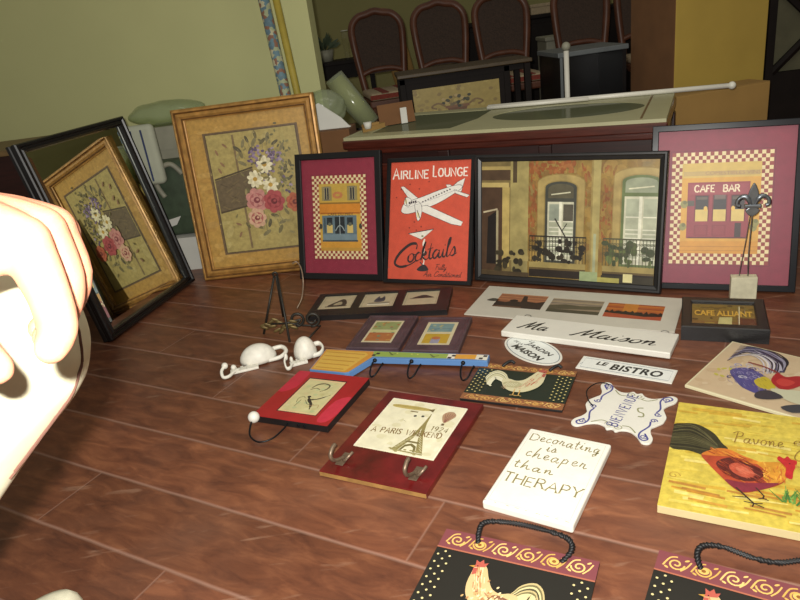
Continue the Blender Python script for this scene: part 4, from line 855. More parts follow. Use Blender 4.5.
# q runs top -> right; sides along x carry the wavy scrolls
out = [tuple(p[:2]) for p in catmull([(y*hw, x*hh, 0) for x, y in ring], 4, True)]
obj('plate', prism(B(), out, .0003, .006), M['white'], t, .0012)
a = Art(2*hw, 2*hh, .00603, -hw, -hh); a.clip = False; bl = '#4a4a86'; ol = '#8a8a66'
for sx in (-1, 1):
    for sy in (-1, 1):
        Q = lambda x, y: (50 + sy*y*49, 50 + sx*x*48)
        a.line([Q(.84, .70), Q(.92, .78), Q(.99, .88), Q(.90, .96), Q(.76, .88), Q(.72, .7), Q(.80, .5), Q(.84, .36), Q(.80, .2)], 2.0, bl, smooth=5)
        c = Q(.86, .14); a.spiral(c[0], c[1], 4, 1.3, 1.5, bl, start=90*sx, cw=sx*sy)
        c = Q(.86, .82); a.spiral(c[0], c[1], 4, 1.3, 1.3, bl, start=90*sy, cw=-sx*sy)
        a.line([Q(.62, .76), Q(.4, .6), Q(.2, .62)], 1.4, ol, smooth=5); c = Q(.14, .7); a.spiral(c[0], c[1], 5, 1.3, 1.0, ol, start=-90*sy, cw=sx*sy)
a.strokes('BIENVENUE', 15, 46, 70, 14, bl, 1.6, gap=.34, slant=.1); 
a.line([(44, 30), (46, 24), (52, 26), (54, 33), (60, 36), (63, 30)], 1.8, ol, smooth=5)
a.build('painted_scrolls', M['art'], t)
obj('wire_hanger', tube(B(), catmull([(-.015, .078, .007), (.0, .098, .012), (.04, .118, .014), (.085, .112, .012), (.104, .092, .008), (.1, .08, .007)], 6), .0016, 6), M['wire'], t, smooth=True)

# rooster plaques
def rooster(a, cx, cy, s, f, cols):
    """painted cockerel; cx, cy centre in percent, s scale, f facing (-1 left, 1 right)"""
    asp = a.w / a.h
    U = lambda x, y: (cx + f*x*s, cy + y*s*asp)
    body, neck, wing, tail, comb, leg = cols
    for k in range(7):
        q = k/6; a.line([U(-16, 4-3*q), U(-27-4*q, 22-10*q), U(-38+2*q, 26-16*q), U(-44+6*q, 12-16*q), U(-41+7*q, -2-8*q)], [5, 6, 5, 2], tail[k % len(tail)], smooth=5)
    a.poly([U(-24, 8), U(-16, 12), U(-6, 9), U(3, 13), U(10, 25), U(15, 36), U(21, 40), U(27, 36), U(28, 26), U(28, 10), U(23, -4), U(10, -16), U(-6, -17), U(-18, -8)], body, 5)
    for k in range(40):
        v_ = random.random(); x = 14 + 7*v_ + random.uniform(-4-5*(1-v_), 5); y = 2 + 30*v_; a.line([U(x+1.5, y+4), U(x-.5, y-3)], [.5, 1.3, .4], neck[k % len(neck)])
    for k in range(46):
        x = random.uniform(-18, 20); y = random.uniform(-13, 6); a.line([U(x, y+1.5), U(x-3, y-2)], [.4, 1.2, .3], (wing, body, neck[0], neck[-1])[k % 4])
    a.poly([U(-18, 3), U(-4, 6), U(4, 0), U(-2, -8), U(-14, -8), U(-20, -2)], wing, 4)
    for k in range(5): a.line([U(-14+3*k, 2), U(-18+3*k, -6)], .8, tail[0])
    a.poly([U(17, 36), U(15, 42), U(19, 40), U(21, 45), U(24, 40.5), U(28, 43), U(27, 37), U(28, 33)], comb); a.poly([U(24, 33), U(28, 32), U(27, 23), U(23, 26)], comb); a.ell(*U(24.5, 35.5), .7*s, .7*s, '#1d1715')
    a.poly([U(27.5, 35.5), U(33, 33.5), U(27.5, 32.5)], '#b98d3c')
    for x in (-2, 5): a.line([U(x, -13), U(x+1, -26), U(x+5, -27)], 1.4*s, leg); a.line([U(x+1, -26), U(x-3, -27)], 1.1*s, leg)
def gilded_band(a, y0, y1, base, gold_):
    a.rect(0, y0, 100, y1, base); ym = (y0+y1)/2; hh_ = (y1-y0)
    for k in range(6):
        x = 11 + k*15.6; c = gold_[k % len(gold_)]; r = hh_*.30*a.h/a.w
        a.spiral(x, ym, r, 1.4, 1.1, c, start=180*(k % 2), cw=1 if k % 2 else -1)
        a.line([(x-7, ym-hh_*.2), (x-4, ym+hh_*.25), (x, ym+hh_*.36)], 1.0, c, smooth=4); a.line([(x+3, ym-hh_*.3), (x+6, ym-hh_*.05), (x+8, ym+hh_*.25)], .9, c, smooth=4)
        a.ell(x+5.5, ym+hh_*.28, 1.5, .7, c, 35); a.ell(x-5, ym-hh_*.25, 1.4, .7, c, -30)
    for x in (26, 74): a.ell(x, ym, 3.0, 2.6, gold_[0], 0); a.ell(x, ym, 1.3, 1.2, '#8a5a2c')
def dots(a, y0, y1, x0, x1, nx, ny, c, rr):
    for i in range(nx):
        for j in range(ny):
            if True:
                x = x0 + (x1-x0)*i/max(1, nx-1); y = y0 + (y1-y0)*(j + .5*(i % 2))/(ny-.5)
                for xx in (x, 100-x): a.ell(xx, y, rr, rr, c)
def cord(pts, r):
    P = catmull(pts, 10); bm = B(); L = 0; N_ = len(P); ac = [0]
    for i in range(1, N_): ac.append(ac[-1] + (P[i]-P[i-1]).length)
    turns = ac[-1]/.011
    for s in (0, .5):
        Q = []
        for i in range(N_):
            tt = (P[min(i+1, N_-1)] - P[max(0, i-1)]).normalized(); u = tt.cross(Vector((0, .3, 1))).normalized(); v = tt.cross(u); ph = 2*PI*(ac[i]/ac[-1]*turns + s)
            Q.append(P[i] + (u*math.cos(ph) + v*math.sin(ph))*r*.55)
        tube(bm, Q, r*.62, 6)
    return bm
def big_plaque(label, cx, cy, yaw, TLx, TLy):
    w, h = .312, .40; a_ = R(yaw); 
    ox = TLx + w/2*math.cos(a_) + h/2*math.sin(a_); oy = TLy + w/2*math.sin(a_) - h/2*math.cos(a_)
    t = board('rooster_plaque', label, 'plaque', ox, oy, yaw, w, h, .008, M['blacksat'], .0015, group='large rooster plaques')
    a = cart(w, h, .00803); a.rect(0, 0, 100, 100, '#25231f'); gilded_band(a, 87.5, 100, '#7b4247', ['#d9b264', '#cda555', '#e0bd75']); gilded_band(a, 0, 12.5, '#7b4247', ['#d9b264', '#cda555', '#e0bd75'])
    a.rect(0, 86.6, 100, 87.5, '#a9654e'); a.rect(0, 12.5, 100, 13.4, '#a9654e'); dots(a, 15.5, 84.5, 3, 11, 3, 14, '#cdbf8a', .78)
    rooster(a, 46, 62.5, .62, -1, ('#c9ad7d', ['#d8c296', '#b98558', '#e2d3ae', '#a9633c'], '#7d5540', ['#b9a878', '#6f6848', '#cfc08f', '#4d4a38'], '#b0574a', '#c79a4a'))
    rnd = random.Random(2); asp = w/h
    for k in range(70): a.ell(rnd.gauss(45, 5.5), rnd.gauss(61, 4), 1.1, .6, rnd.choice(['#bd9a66', '#d6c193', '#a87a4e', '#e0cfa4']), 60)
    a.build('painted_rooster', M['enamel'], t)
    return t
cA = [(-.080, .180, .006), (-.083, .196, .02), (-.078, .215, .03), (-.045, .224, .034), (.01, .228, .034), (.06, .222, .036), (.095, .212, .036), (.104, .198, .024), (.088, .178, .006)]
t = big_plaque('black plaque with a rooster and twisted cord at the bottom, nearer the Paris hook board', 0, 0, -27.7, .031, 1.113); obj('cord_handle', cord(cA, .0055), M['wire'] if False else mat('black_cord', '#0b0b0e', .55, var=.2), t, smooth=True)
cB = [(-.080, .180, .006), (-.090, .2, .02), (-.082, .216, .03), (-.05, .226, .03), (0, .222, .026), (.04, .226, .026), (.085, .24, .034), (.1, .21, .024), (.086, .18, .006)]
t = big_plaque('black plaque with a rooster and twisted cord at the bottom right below the yellow painting', 0, 0, -33, .425, .977); obj('cord_handle', cord(cB, .0055), MATS['black_cord'], t, smooth=True)

w, h = .284, .209
t = board('small_rooster_plaque', 'small black plaque with a cream rooster and gold bands, under the colourful key rack', 'plaque', .301, 1.645, -27.2, w, h, .008, M['blacksat'], .0015)
a = cart(w, h, .00803); a.rect(0, 0, 100, 100, '#222b22'); 
for y0, y1 in ((85, 100), (0, 15)):
    gilded_band(a, y0, y1, '#8a5a3a', ['#c99a55', '#b9854a', '#d6ae68']); 
    for k in range(30): a.ell(random.uniform(2, 98), random.uniform(y0+2, y1-2), 1.4, .9, random.choice(['#bf8f50', '#9c5f42', '#d3ab66']), random.uniform(0, 180))
dots(a, 20, 80, 3, 15, 4, 8, '#c9b978', .9)
rooster(a, 50, 48, .78, 1, ('#cfc7a2', ['#c2876a', '#d4b592', '#b5674d'], '#b5ad86', ['#d5d0ae', '#bdb890', '#e0dcc0', '#9a9670'], '#a9574a', '#c9a05a'))
a.build('painted_rooster', M['enamel'], t)
for x in (-.065, .075): obj('cord_stub', tube(B(), catmull([(x-.01, .09, .009), (x, .1, .016), (x+.012, .112, .018), (x+.022, .11, .012)], 5), .0045, 8), MATS['black_cord'], t, smooth=True)

# yellow rooster painting
w, h = .52, .405; a_ = R(-29.6); ox = .664 + w/2*math.cos(a_) + h/2*math.sin(a_); oy = 1.435 + w/2*math.sin(a_) - h/2*math.cos(a_)
t = board('yellow_rooster_painting', 'yellow canvas painting of a red and orange rooster lettered Pavone', 'painting', ox, oy, -29.6, w, h, .02, mat('canvas_edge', '#c9b98a', .8, var=.05), .0015, part='canvas')
a = cart(w, h, .02003); a.rect(0, 0, 100, 100, '#c8b24a'); rnd = random.Random(21)
for k in range(150): a.line([(x := rnd.uniform(-2, 96), y := rnd.uniform(2, 98)), (min(100, x+rnd.uniform(6, 24)), y+rnd.uniform(-1.5, 2))], rnd.uniform(.8, 2.2), rnd.choice(['#cdb84e', '#d6c25c', '#bfa23c', '#d9c774', '#c39d3a', '#cbb650']))
for k in range(26): y = rnd.uniform(8, 26); a.line([(x := rnd.uniform(0, 90), y), (min(100, x+14), y-1)], rnd.uniform(.8, 1.8), rnd.choice(['#b98230', '#ab7a35', '#c08f3a']))
a.poly([(-1, 72), (4, 76.5), (9, 77.5), (13.5, 74.5), (17.5, 69.5), (20.5, 62), (23, 57), (19, 52), (14.5, 48), (8, 50), (0, 51)], '#34311f', 4)
for k in range(14): a.line([(0, 52+k*1.5), (7, 53+k*1.75), (13, 53+k*1.3), (20-k*.1, 53+k*.5)], .55, rnd.choice(['#4c482e', '#27251a', '#5a5538']), smooth=4)
a.poly([(13, 48), (16, 53), (21, 56), (27, 53.5), (35, 49.5), (39, 51), (42.5, 52), (45.5, 49), (45, 41), (43, 34), (37, 27), (30, 21.5), (26, 24), (21, 32), (16, 41)], '#a8442a', 4)
a.poly([(13, 48.5), (18, 55.5), (23, 57), (29, 53), (35, 49.5), (33, 47), (26, 50.5), (19, 49)], '#c4722c', 4); a.poly([(34, 48.5), (39, 51), (42.5, 52), (45.5, 49), (45, 41), (43, 35), (39, 32), (36.5, 36), (37, 43)], '#c98a2e', 4)
a.poly([(19, 42), (22, 48), (27, 50), (33, 46), (37, 40), (34, 33), (29, 31), (23, 34)], '#5a241f', 4); a.poly([(24, 43), (28, 46), (32, 42), (33.5, 37), (30, 34), (25.5, 37)], '#b5523c', 4); a.poly([(26.5, 41.5), (29, 43.5), (31.5, 40.5), (31.5, 37), (28, 37)], '#c46a50', 4)
for k in range(34): x = rnd.uniform(36, 44.5); y = rnd.uniform(35, 51); a.line([(x, y), (x+rnd.uniform(-1, 1), y-3)], .45, rnd.choice(['#d39a3a', '#b8702a', '#d8a84a', '#bf6a2c']))
for k in range(22): x = rnd.uniform(15, 31); y = 56-(x-18)*.35+rnd.uniform(-5, 0); a.line([(x, y), (x+3, y-2)], .5, rnd.choice(['#d08a3a', '#b45c2a', '#8d3a26']))
for k in range(150):
    u_, v_ = rnd.uniform(-1, 1), rnd.uniform(-1, 1)
    if u_*u_ + v_*v_ > 1: continue
    x, y = 28.5 + 9.5*u_, 40 + 9.5*v_ - 3*u_; e_ = u_*u_ + v_*v_
    a.line([(x, y), (x+2.4, y-2.2)], [.3, .9, .2], rnd.choice(['#b5523c', '#c46a50', '#a84432', '#bd5c42'] if e_ < .3 else ['#6d2a22', '#7d3228', '#4a201c', '#94402c'] if e_ < .75 else ['#a8442a', '#b85a2c', '#8d3626', '#c4722c']))
a.poly([(23, 29), (30, 29), (38, 32), (42, 33), (37, 26.5), (30, 21.5), (26, 24)], '#7d2b38', 4)
a.poly([(41.5, 54), (42.3, 57), (44, 55.5), (45.3, 58), (46.6, 55.5), (48.6, 55), (48.2, 50), (47.2, 45), (46.6, 38.5), (44.3, 40), (44.6, 47), (43, 51)], '#b3272a', 3); a.ell(46, 51.5, .3, .3, '#1e1512'); a.poly([(48, 51.5), (50.3, 49.5), (48, 48.7)], '#b08a3a')
a.line([(27, 24), (29, 21), (33.5, 13.8)], .75, '#37281f'); a.line([(34, 26.5), (36.9, 21), (36.5, 19)], .6, '#37281f')
for p_, q_ in (((33.5, 13.8), (37, 12)), ((33.5, 13.8), (30, 14)), ((33.5, 13.8), (36.5, 15)), ((33.5, 13.8), (33, 11)), ((36.5, 19), (38.5, 18)), ((36.5, 19), (35, 18)), ((31, 17.6), (26, 16.5))): a.line([p_, q_], .5, '#37281f')
for k in range(44): x = rnd.uniform(43, 58); y = rnd.uniform(17, 24); a.line([(x, y), (x+rnd.uniform(-5, 3), y+rnd.uniform(3, 10))], [.8, .6, .4, .2], rnd.choice(['#5f8a3a', '#4c7a33', '#7d9c48', '#3f6a30']), smooth=3)
a.strokes('Pavone', 25, 64, 19, 10.5, '#8a6a2c', .45, font=SCR, slant=.1, smooth=5, gap=.04, rot=3); a.strokes('e', 47.5, 69.5, 3, 9, '#8a6a2c', .45, font=SCR, slant=.1, smooth=5); a.strokes('C', 47.5, 55, 4.5, 11, '#8a6a2c', .45, font=SCR, slant=.1, smooth=5)
a.spiral(4, 25, 2.5, 1.2, .35, '#a88438'); a.build('painted_rooster', M['paint'], t)

# blue rooster tile
w = h = .30; a_ = R(40.4 - 90); x0, y0 = .72, 1.527
ox = x0 + w/2*math.cos(a_) - h/2*math.sin(a_); oy = y0 + w/2*math.sin(a_) + h/2*math.cos(a_)
t = board('blue_rooster_tile', 'cream square tile painted with a blue tailed rooster at the right edge', 'tile', ox, oy, 40.4-90, w, h, .009, mat('cream_tile', '#cfc7a4', .4, var=.03), .0015)
a = cart(w, h, .00903); a.rect(1.5, 1.5, 98.5, 98.5, '#bfa98a'); rnd = random.Random(31)
for k in range(90): a.ell(rnd.uniform(5, 95), rnd.uniform(5, 95), rnd.uniform(2, 7), rnd.uniform(1, 4), rnd.choice(['#c1ab8c', '#b8a080', '#c6b294', '#bda687']), rnd.uniform(0, 180))
for k in range(6): a.ell(rnd.uniform(8, 30), rnd.uniform(20, 50), 2.5, 1.5, '#b3ab4a', rnd.uniform(0, 180))
# bird drawn with its tail to the upper left and its breast to the right
dk = ['#2c2733', '#3d3858', '#56506e', '#1f1c22', '#6d6886', '#8d899b']
for k in range(13):
    q = k/12; a.line([(57-9*q, 64-6*q), (53-11*q, 82-4*q), (40-10*q, 94-10*q), (24-6*q, 97-14*q), (10+2*q, 94-34*q)], [4.6, 4.4, 3.2, 2.4, .8], dk[k % 6], smooth=5)
for k in range(4): a.line([(56, 66), (55-2*k, 84-2*k), (42-3*k, 96-3*k), (24, 97-2*k)], [2.4, 2.4, 1.6, .6], ['#1f1c22', '#8d899b', '#2c2733', '#aaa6b4'][k], smooth=5)
a.poly([(21, 44), (30, 56), (45, 52), (55, 42), (57, 20), (44, 20), (33, 28)], '#4b4780', 4); a.poly([(44, 38), (49, 49), (60, 40), (62, 32), (52, 29)], '#b5a332', 4)
for k in range(20): a.spiral(rnd.uniform(20, 44), rnd.uniform(30, 62), 3.4, 1, .9, rnd.choice(['#8f8ba8', '#3b3560', '#b3b0bd', '#77729c']))
for k in range(60): x = rnd.uniform(22, 56); y = rnd.uniform(24, 54); a.line([(x, y), (x+3, y-3)], [.3, 1.2, .3], rnd.choice(['#5d5a94', '#3b3766', '#77739c', '#9a97b0']) if x < 44 else rnd.choice(['#b5a332', '#c4b24a', '#9c8c2c', '#8f8a3a']))
for k in range(16): q = rnd.random(); a.line([(56-10*q, 60-8*q), (52-14*q, 78-6*q), (38-14*q, 88-8*q), (20-8*q, 88-24*q)], [.4, 1.2, 1.0, .3], rnd.choice(['#c2bfc9', '#9c98ac', '#d0c8b4', '#2a2530']), smooth=5)
a.line([(28, 66), (42, 65), (57, 60)], 2.2, '#7d3a34', smooth=4)
a.poly([(55, 46), (55, 60), (63, 57), (71, 64), (80, 62), (78, 50), (70, 35), (61, 38)], '#9c2426', 4); a.poly([(59, 47), (62, 53), (72, 52), (69, 42), (63, 41)], '#b53a34', 4)
a.poly([(60, 31), (70, 36), (86, 42), (98, 36), (96, 22), (82, 19), (68, 24)], '#b9b79c', 4); a.poly([(53, 20), (60, 28), (73, 23), (64, 13), (55, 11)], '#39363c', 3); a.poly([(76, 8), (88, 20), (96, 14), (86, 4)], '#3b3b40', 3)
a.build('painted_rooster', M['enamel'], t)

# shadow box
w, h = .236, .222
t = thing('shadow_box', 'deep black shadow box frame with gold lettering beside the pale stone block', 'shadow box', (.978, 1.838, 0), -24.7)
bm = frame_bm(w, h, [(0, 0), (0, .044), (.003, .047), (.026, .047), (.03, .043), (.03, .018), (.03, 0)]); bmesh.ops.translate(bm, vec=(-w/2, -h/2, .0003), verts=bm.verts); obj('frame', bm, M['blacksat'], t)
pw, ph = w-.06, h-.06; a = Art(pw, ph, .036, -pw/2, -ph/2); a.rect(-1, -1, 101, 101, '#7d6530'); rnd = random.Random(4)
for k in range(50): a.ell(rnd.uniform(3, 97), rnd.uniform(2, 98), rnd.uniform(2, 6), rnd.uniform(1, 4), rnd.choice(['#73602d', '#5b4722', '#7d6a30', '#4f3c20']))
for k in range(14): a.ell(4+k*7, 84+rnd.gauss(0, 2), 4, 3.4, rnd.choice(['#7a6a35', '#5d4d28']))
a.rect(-1, 0, 101, 22, '#77562c'); a.poly([(40, 4), (62, 4), (64, 42), (44, 40)], '#b9b177'); a.rect(72, 0, 101, 40, '#5a3020'); a.text('CAFE ALLIANT', 4, 46, 92, 24, '#caa040', 0, .03)
a.line([(73, 4), (77, 92)], 1.4, '#d9d2ad'); a.rect(20, 4, 36, 18, '#8c7434'); a.build('print', M['art'], t); obj('glass_pane', box(B(), -pw/2, pw/2, -ph/2, ph/2, .0385, .0398), glass_mat('thin_glass', gloss=.5, rough=.02), t); obj('backing_board', box(B(), -pw/2, pw/2, -ph/2, ph/2, .001, .0355), backing, t)

# three opening frame
w, h = .535, .212
t = thing('triple_opening_frame', 'long black frame with three little hat pictures lying before the yellow cafe picture', 'frame', (-.076, 2.364, 0), -12.7)
bm = box(B(), -w/2, w/2, -h/2, h/2, .0003, .014); obj('base_board', bm, M['blacksat'], t)
xs = [-w/2, -.243, -.108, -.078, .057, .09, .222, w/2]; bm = B()
for x0, x1 in ((xs[0], xs[1]), (xs[2], xs[3]), (xs[4], xs[5]), (xs[6], xs[7])): box(bm, x0, x1, -h/2, h/2, .014, .021)
for x0, x1 in ((xs[1], xs[2]), (xs[3], xs[4]), (xs[5], xs[6])): box(bm, x0, x1, -h/2, -.046, .014, .021); box(bm, x0, x1, .092, h/2, .014, .021)
obj('frame', bm, M['blacksat'], t)
for i, (x0, x1) in enumerate(((xs[1], xs[2]), (xs[3], xs[4]), (xs[5], xs[6]))):
    a = Art(x1-x0, .138, .01405, x0, -.046); a.rect(0, 0, 100, 100, '#b8ab8d'); a.line([(6, 6), (94, 6), (94, 94), (6, 94)], 1.2, '#8f8468', closed=True)
    if i == 0: a.poly([(24, 28), (76, 30), (74, 62), (62, 76), (46, 60)], '#3c342d', 3); a.poly([(40, 36), (64, 38), (62, 56), (52, 56)], '#a59a7d', 3); a.line([(18, 26), (82, 28)], 5, '#3c342d')
    if i == 1: a.poly([(24, 40), (80, 42), (78, 30), (28, 28)], '#8d8571', 3); a.poly([(36, 46), (66, 48), (62, 82), (52, 66), (46, 84)], '#4b4a50', 3); a.ell(54, 62, 12, 8, '#3a3940', 30); a.rect(20, 24, 84, 30, '#e0dac4')
    if i == 2: a.poly([(22, 54), (82, 56), (74, 66), (58, 76), (42, 72)], '#36302d', 3); a.line([(16, 54), (86, 56)], 3, '#36302d')
    a.build('hat_picture', M['art'], t)

# two purple frames
pm = mat('plum_wood', '#4a393f', .45, var=.3, scale=22)
for i, (cx, cy, yaw, lb) in enumerate(((-.072, 2.101, -19.4, 'small plum brown frame with a green and orange print, left one of the pair'), (.112, 2.026, -18.6, 'small plum brown frame with a blue and yellow print, right one of the pair'))):
    w, h = .184, .253
    t = thing('plum_frame', lb, 'frame', (cx, cy, 0), yaw, 'pair of plum frames')
    bm = frame_bm(w, h, [(0, 0), (0, .017), (.003, .02), (.012, .02), (.014, .0185), (.036, .0195), (.038, .018), (.038, .0)]); bmesh.ops.translate(bm, vec=(-w/2, -h/2, .0003), verts=bm.verts); obj('frame', bm, pm, t)
    a = cart(w, h, .0185); x0, x1, y0, y1 = 21, 79, 17, 83
    a.rect(19.5, 14, 80.5, 86, '#5a4650'); a.rect(x0, y0, x1, y1, '#c5bb98')
    if i == 0:
        a.rect(25, 55, 75, 79, '#8c9460'); a.rect(25, 21, 75, 46, '#a3683c')
        for k in range(26): a.ell(random.uniform(27, 73), random.uniform(23, 77), 3, 2, random.choice(['#7d8a58', '#b58a4a', '#a55b35', '#6b7d6a', '#c2ab5e']))
        a.rect(25, 47, 75, 53, '#b9ba80')
    else:
        a.rect(27, 54, 73, 79, '#6f8c8c'); a.rect(27, 21, 73, 48, '#b3932f'); a.rect(42, 21, 58, 34, '#8d8a9c'); a.ell(50, 36, 8, 6, '#a9683e')
        for k in range(14): a.ell(random.uniform(30, 70), random.uniform(56, 77), 3, 2, random.choice(['#8fa38d', '#59808c', '#a8a06a']))
        a.line([(30, 62), (70, 64)], 1.5, '#4a6a78')
    a.build('print', M['art'], t); obj('backing_board', box(B(), -w/2+.03, w/2-.03, -h/2+.03, h/2-.03, .001, .0184), backing, t)

# red hook board with dancer picture
w, h = .246, .259
t = board('red_hook_board', 'bright red board with a pale dancer picture and one white knobbed hook', 'hook board', -.292, 1.718, -26.8, w, h, .021, M['blacksat'], .001)
rb = mat('scarlet_paint', '#9c1f24', .4, var=.12); obj('red_face', box(B(), -w/2, w/2, -h/2, h/2, .0211, .0225), rb, t)
a = cart(w, h, .02253); a.poly([(0, 52), (0, 96), (14, 100), (18, 94), (18, 62)], '#b5283c', 3); a.poly([(82, 8), (84, 46), (100, 56), (100, 24), (94, 6)], '#bd2f42', 3)
a.rect(23.5, 14, 77, 87, '#3a2228'); rnd = random.Random(3); a.rect(25, 15, 76, 85, '#d6b98c'); a.rect(27.5, 17.5, 74, 82, '#c5bd8c')
for k in range(30): a.ell(rnd.uniform(30, 72), rnd.uniform(20, 80), 3, 2.4, rnd.choice(['#c9c294', '#bfb682', '#c8b98a', '#b5b98a']))
a.line([(40, 66), (44, 74), (52, 77), (60, 74), (60, 66), (54, 60)], [1.5, 2.5, 2, 2, 1], '#5a523c', smooth=5); a.line([(40, 62), (46, 66), (52, 64)], 1.5, '#6f664a', smooth=4)
a.line([(48, 46), (52, 40), (58, 34), (62, 24)], [2, 4, 3.4, 1.2], '#332b24', smooth=5); a.line([(51, 41), (62, 46), (72, 56)], [2.6, 1.8, .7], '#332b24', smooth=5); a.ell(47.5, 47.5, 2.4, 2.2, '#332b24'); a.line([(47, 40), (54, 33), (62, 34)], .7, '#4d4336', smooth=4)
a.line([(38, 34), (36, 42), (40, 47), (44, 44)], .7, '#6d6548', smooth=4); a.line([(40, 26), (41, 40)], .8, '#6d6548'); a.line([(58, 30), (68, 34), (70, 28)], .8, '#a5845e', smooth=4)
a.build('dancer_picture', M['art'], t)
hk = obj('wire_hook', tube(B(), catmull([(-.005, -.13, .011), (-.004, -.16, .01), (-.012, -.2, .008), (-.04, -.222, .008), (-.075, -.21, .014), (-.093, -.18, .024), (-.098, -.16, .03)], 7), .0024, 8), M['wire'], t, smooth=True)
obj('white_knob', ball(B(), (-.098, -.153, .034), .0165, 18), M['white'], hk, smooth=True)
for x in (.03, .05): obj('screw_cap', lathe(B(), [(.005, -.002), (.005, .002), (.003, .003)], 10, Matrix.Translation((x, -h/2-.001, .011)) @ Matrix.Rotation(PI/2, 4, 'X')), M['wire'], t)

# colourful key rack
t = thing('key_rack', 'colourful key rack with a striped yellow end, green and blue bar and black hooks', 'key rack', (-.19, 1.9, 0), -25)
t.rotation_euler = (0, R(-1.15), R(-25)); t.location.z = .002
poly = [(-.108, -.06), (.02, -.066), (.034, -.062), (.072, .036), (.44, .058), (.436, .098), (.055, .083), (-.122, .08)]
obj('board', prism(B(), poly, .0003, .0195), mat('sky_blue_paint', '#5b84b8', .45, var=.05), t, .0012)
a = Art(.1, .1, .01955); a.clip = False; S = 1000
P_ = lambda x, y: (x*S, y*S)
a.poly([P_(*p) for p in ((-.106, -.057), (.02, -.063), (.03, -.058), (.066, .045), (.055, .08), (-.12, .078))], '#c98f3c'); a.poly([P_(*p) for p in ((-.1, -.05), (.014, -.055), (.046, .055), (.03, .07), (-.112, .07))], '#d3ac50')
for k in range(5):
    y = -.042 + k*.025; a.poly([P_(-.096-.003*k, y), P_(.005+.007*k, y-.005), P_(.006+.007*k, y+.0005), P_(-.0965-.003*k, y+.0055)], '#b9883a')
a.poly([P_(*p) for p in ((.066, .046), (.335, .061), (.332, .09), (.055, .081))], '#8fa851'); a.poly([P_(*p) for p in ((.335, .061), (.4, .064), (.398, .094), (.332, .09))], '#d39a3c')
a.poly([P_(*p) for p in ((.31, .0595), (.335, .061), (.332, .09), (.308, .089))], '#e0dccb'); a.poly([P_(*p) for p in ((.4, .064), (.437, .062), (.434, .095), (.398, .094))], '#dcd8c8')
for x, y in ((.312, .06), (.322, .074), (.41, .066), (.42, .082), (.06, .05), (.07, .062)): a.poly([P_(x, y), P_(x+.012, y+.0005), P_(x+.012, y+.011), P_(x, y+.0105)], '#2b2a2c')
for x in (.11, .25): a.line([P_(x, .08), P_(x+.02, .062)], 4, '#4d5a34'); a.line([P_(x+.01, .062), P_(x+.03, .076)], 3, '#4d5a34')
for x in (.14, .19, .21): a.ell(x*S, 75, 3, 2.6, '#d7d06a')
a.build('painted_face', M['enamel'], t)
for x, y in ((.078, .037), (.201, .044), (.366, .053)):
    hk = obj('hook', tube(B(), catmull([(x, y-.002, .013), (x+.002, y-.03, .014), (x+.012, y-.07, .008), (x+.026, y-.092, .006), (x+.04, y-.088, .014), (x+.044, y-.06, .022), (x+.046, y-.04, .026)], 6), .0026, 8), M['wire'], t, smooth=True)
    obj('screw_head', ball(B(), (x, y-.003, .013), .007, 12), M['wire'], hk, smooth=True)

# cast iron hat hooks
def hat_hook(label, loc, yaw, sc=(.84, .84, .9)):
    t = thing('cast_iron_hook', label, 'wall hook', loc, yaw, 'white cast iron hat hooks'); t.scale = sc
    bm = B(); bmesh.ops.create_uvsphere(bm, u_segments=28, v_segments=16, radius=1)
    for v in bm.verts: v.co = Vector((v.co.x*.074 + .0, v.co.y*.052, max(0, v.co.z)*.062 + .006))
    bm.faces.ensure_lookup_table(); obj('hat_crown', bm, M['iron'], t, smooth=True)
    obj('brim_ring', tube(B(), catmull([(.035, -.036, .008), (.085, -.036, .011), (.112, -.008, .017), (.098, .026, .024), (.055, .02, .026)], 6), [.008]*12 + [.0085]*13, 10), M['iron'], t, smooth=True)
    obj('base_plate', box(B(), -.115, -.005, -.075, -.042, .0003, .01), M['iron'], t, .003)
    bm = B()
    for x in (-.1, -.075, -.05, -.025): box(bm, x, x+.012, -.077, -.04, .01, .013)
    obj('ribbon', bm, M['iron'], t, .001)
    bm = tube(B(), catmull([(-.085, -.06, .01), (-.1, -.075, .012), (-.122, -.1, .01), (-.142, -.1, .012), (-.145, -.08, .026), (-.134, -.062, .034)], 6), .0062, 10)
    h_ = obj('hook', bm, M['iron'], t, smooth=True); obj('hook_ball', ball(B(), (-.13, -.058, .036), .0125), M['iron'], h_, smooth=True); obj('plate_ball', ball(B(), (-.1, -.05, .018), .011), M['iron'], t, smooth=True)
    return t
hat_hook('white cast iron hat shaped hook, left one of the two beside the easel', (-.500, 2.045, 0), 12)
hat_hook('white cast iron hat shaped hook touching the yellow end of the key rack', (-.338, 2.03, 0), 14, (.53, .78, 1.05))

# wrought iron easel
t = thing('iron_easel', 'small wrought iron plate easel standing before the gold painting', 'easel', (-.43, 2.25, 0)); O = Vector((-.43, 2.25, 0))
wi = mat('wrought_iron', '#33302b', .5, metal=.5, var=.25)
V_ = lambda x, y, z: Vector((x, y, z)) - O
ap = V_(-.437, 2.285, .205)
obj('front_leg', tube(B(), [V_(-.511, 2.25, .004), ap], .0042, 8), wi, t, smooth=True); obj('front_leg', tube(B(), [V_(-.405, 2.15, .004), ap + Vector((.012, 0, 0))], .0042, 8), wi, t, smooth=True)
obj('back_leg', tube(B(), [V_(-.455, 2.39, .004), ap + Vector((.006, .008, 0))], .0036, 8), wi, t, smooth=True)
obj('apex_loop', tube(B(), catmull([ap, ap + Vector((.0, -.004, .016)), ap + Vector((.012, -.004, .016)), ap + Vector((.013, 0, 0))], 5), .004, 8), wi, t, smooth=True)
obj('cross_bar', tube(B(), [V_(-.485, 2.24, .045), V_(-.41, 2.19, .06), V_(-.36, 2.21, .06)], .0035, 8), wi, t)
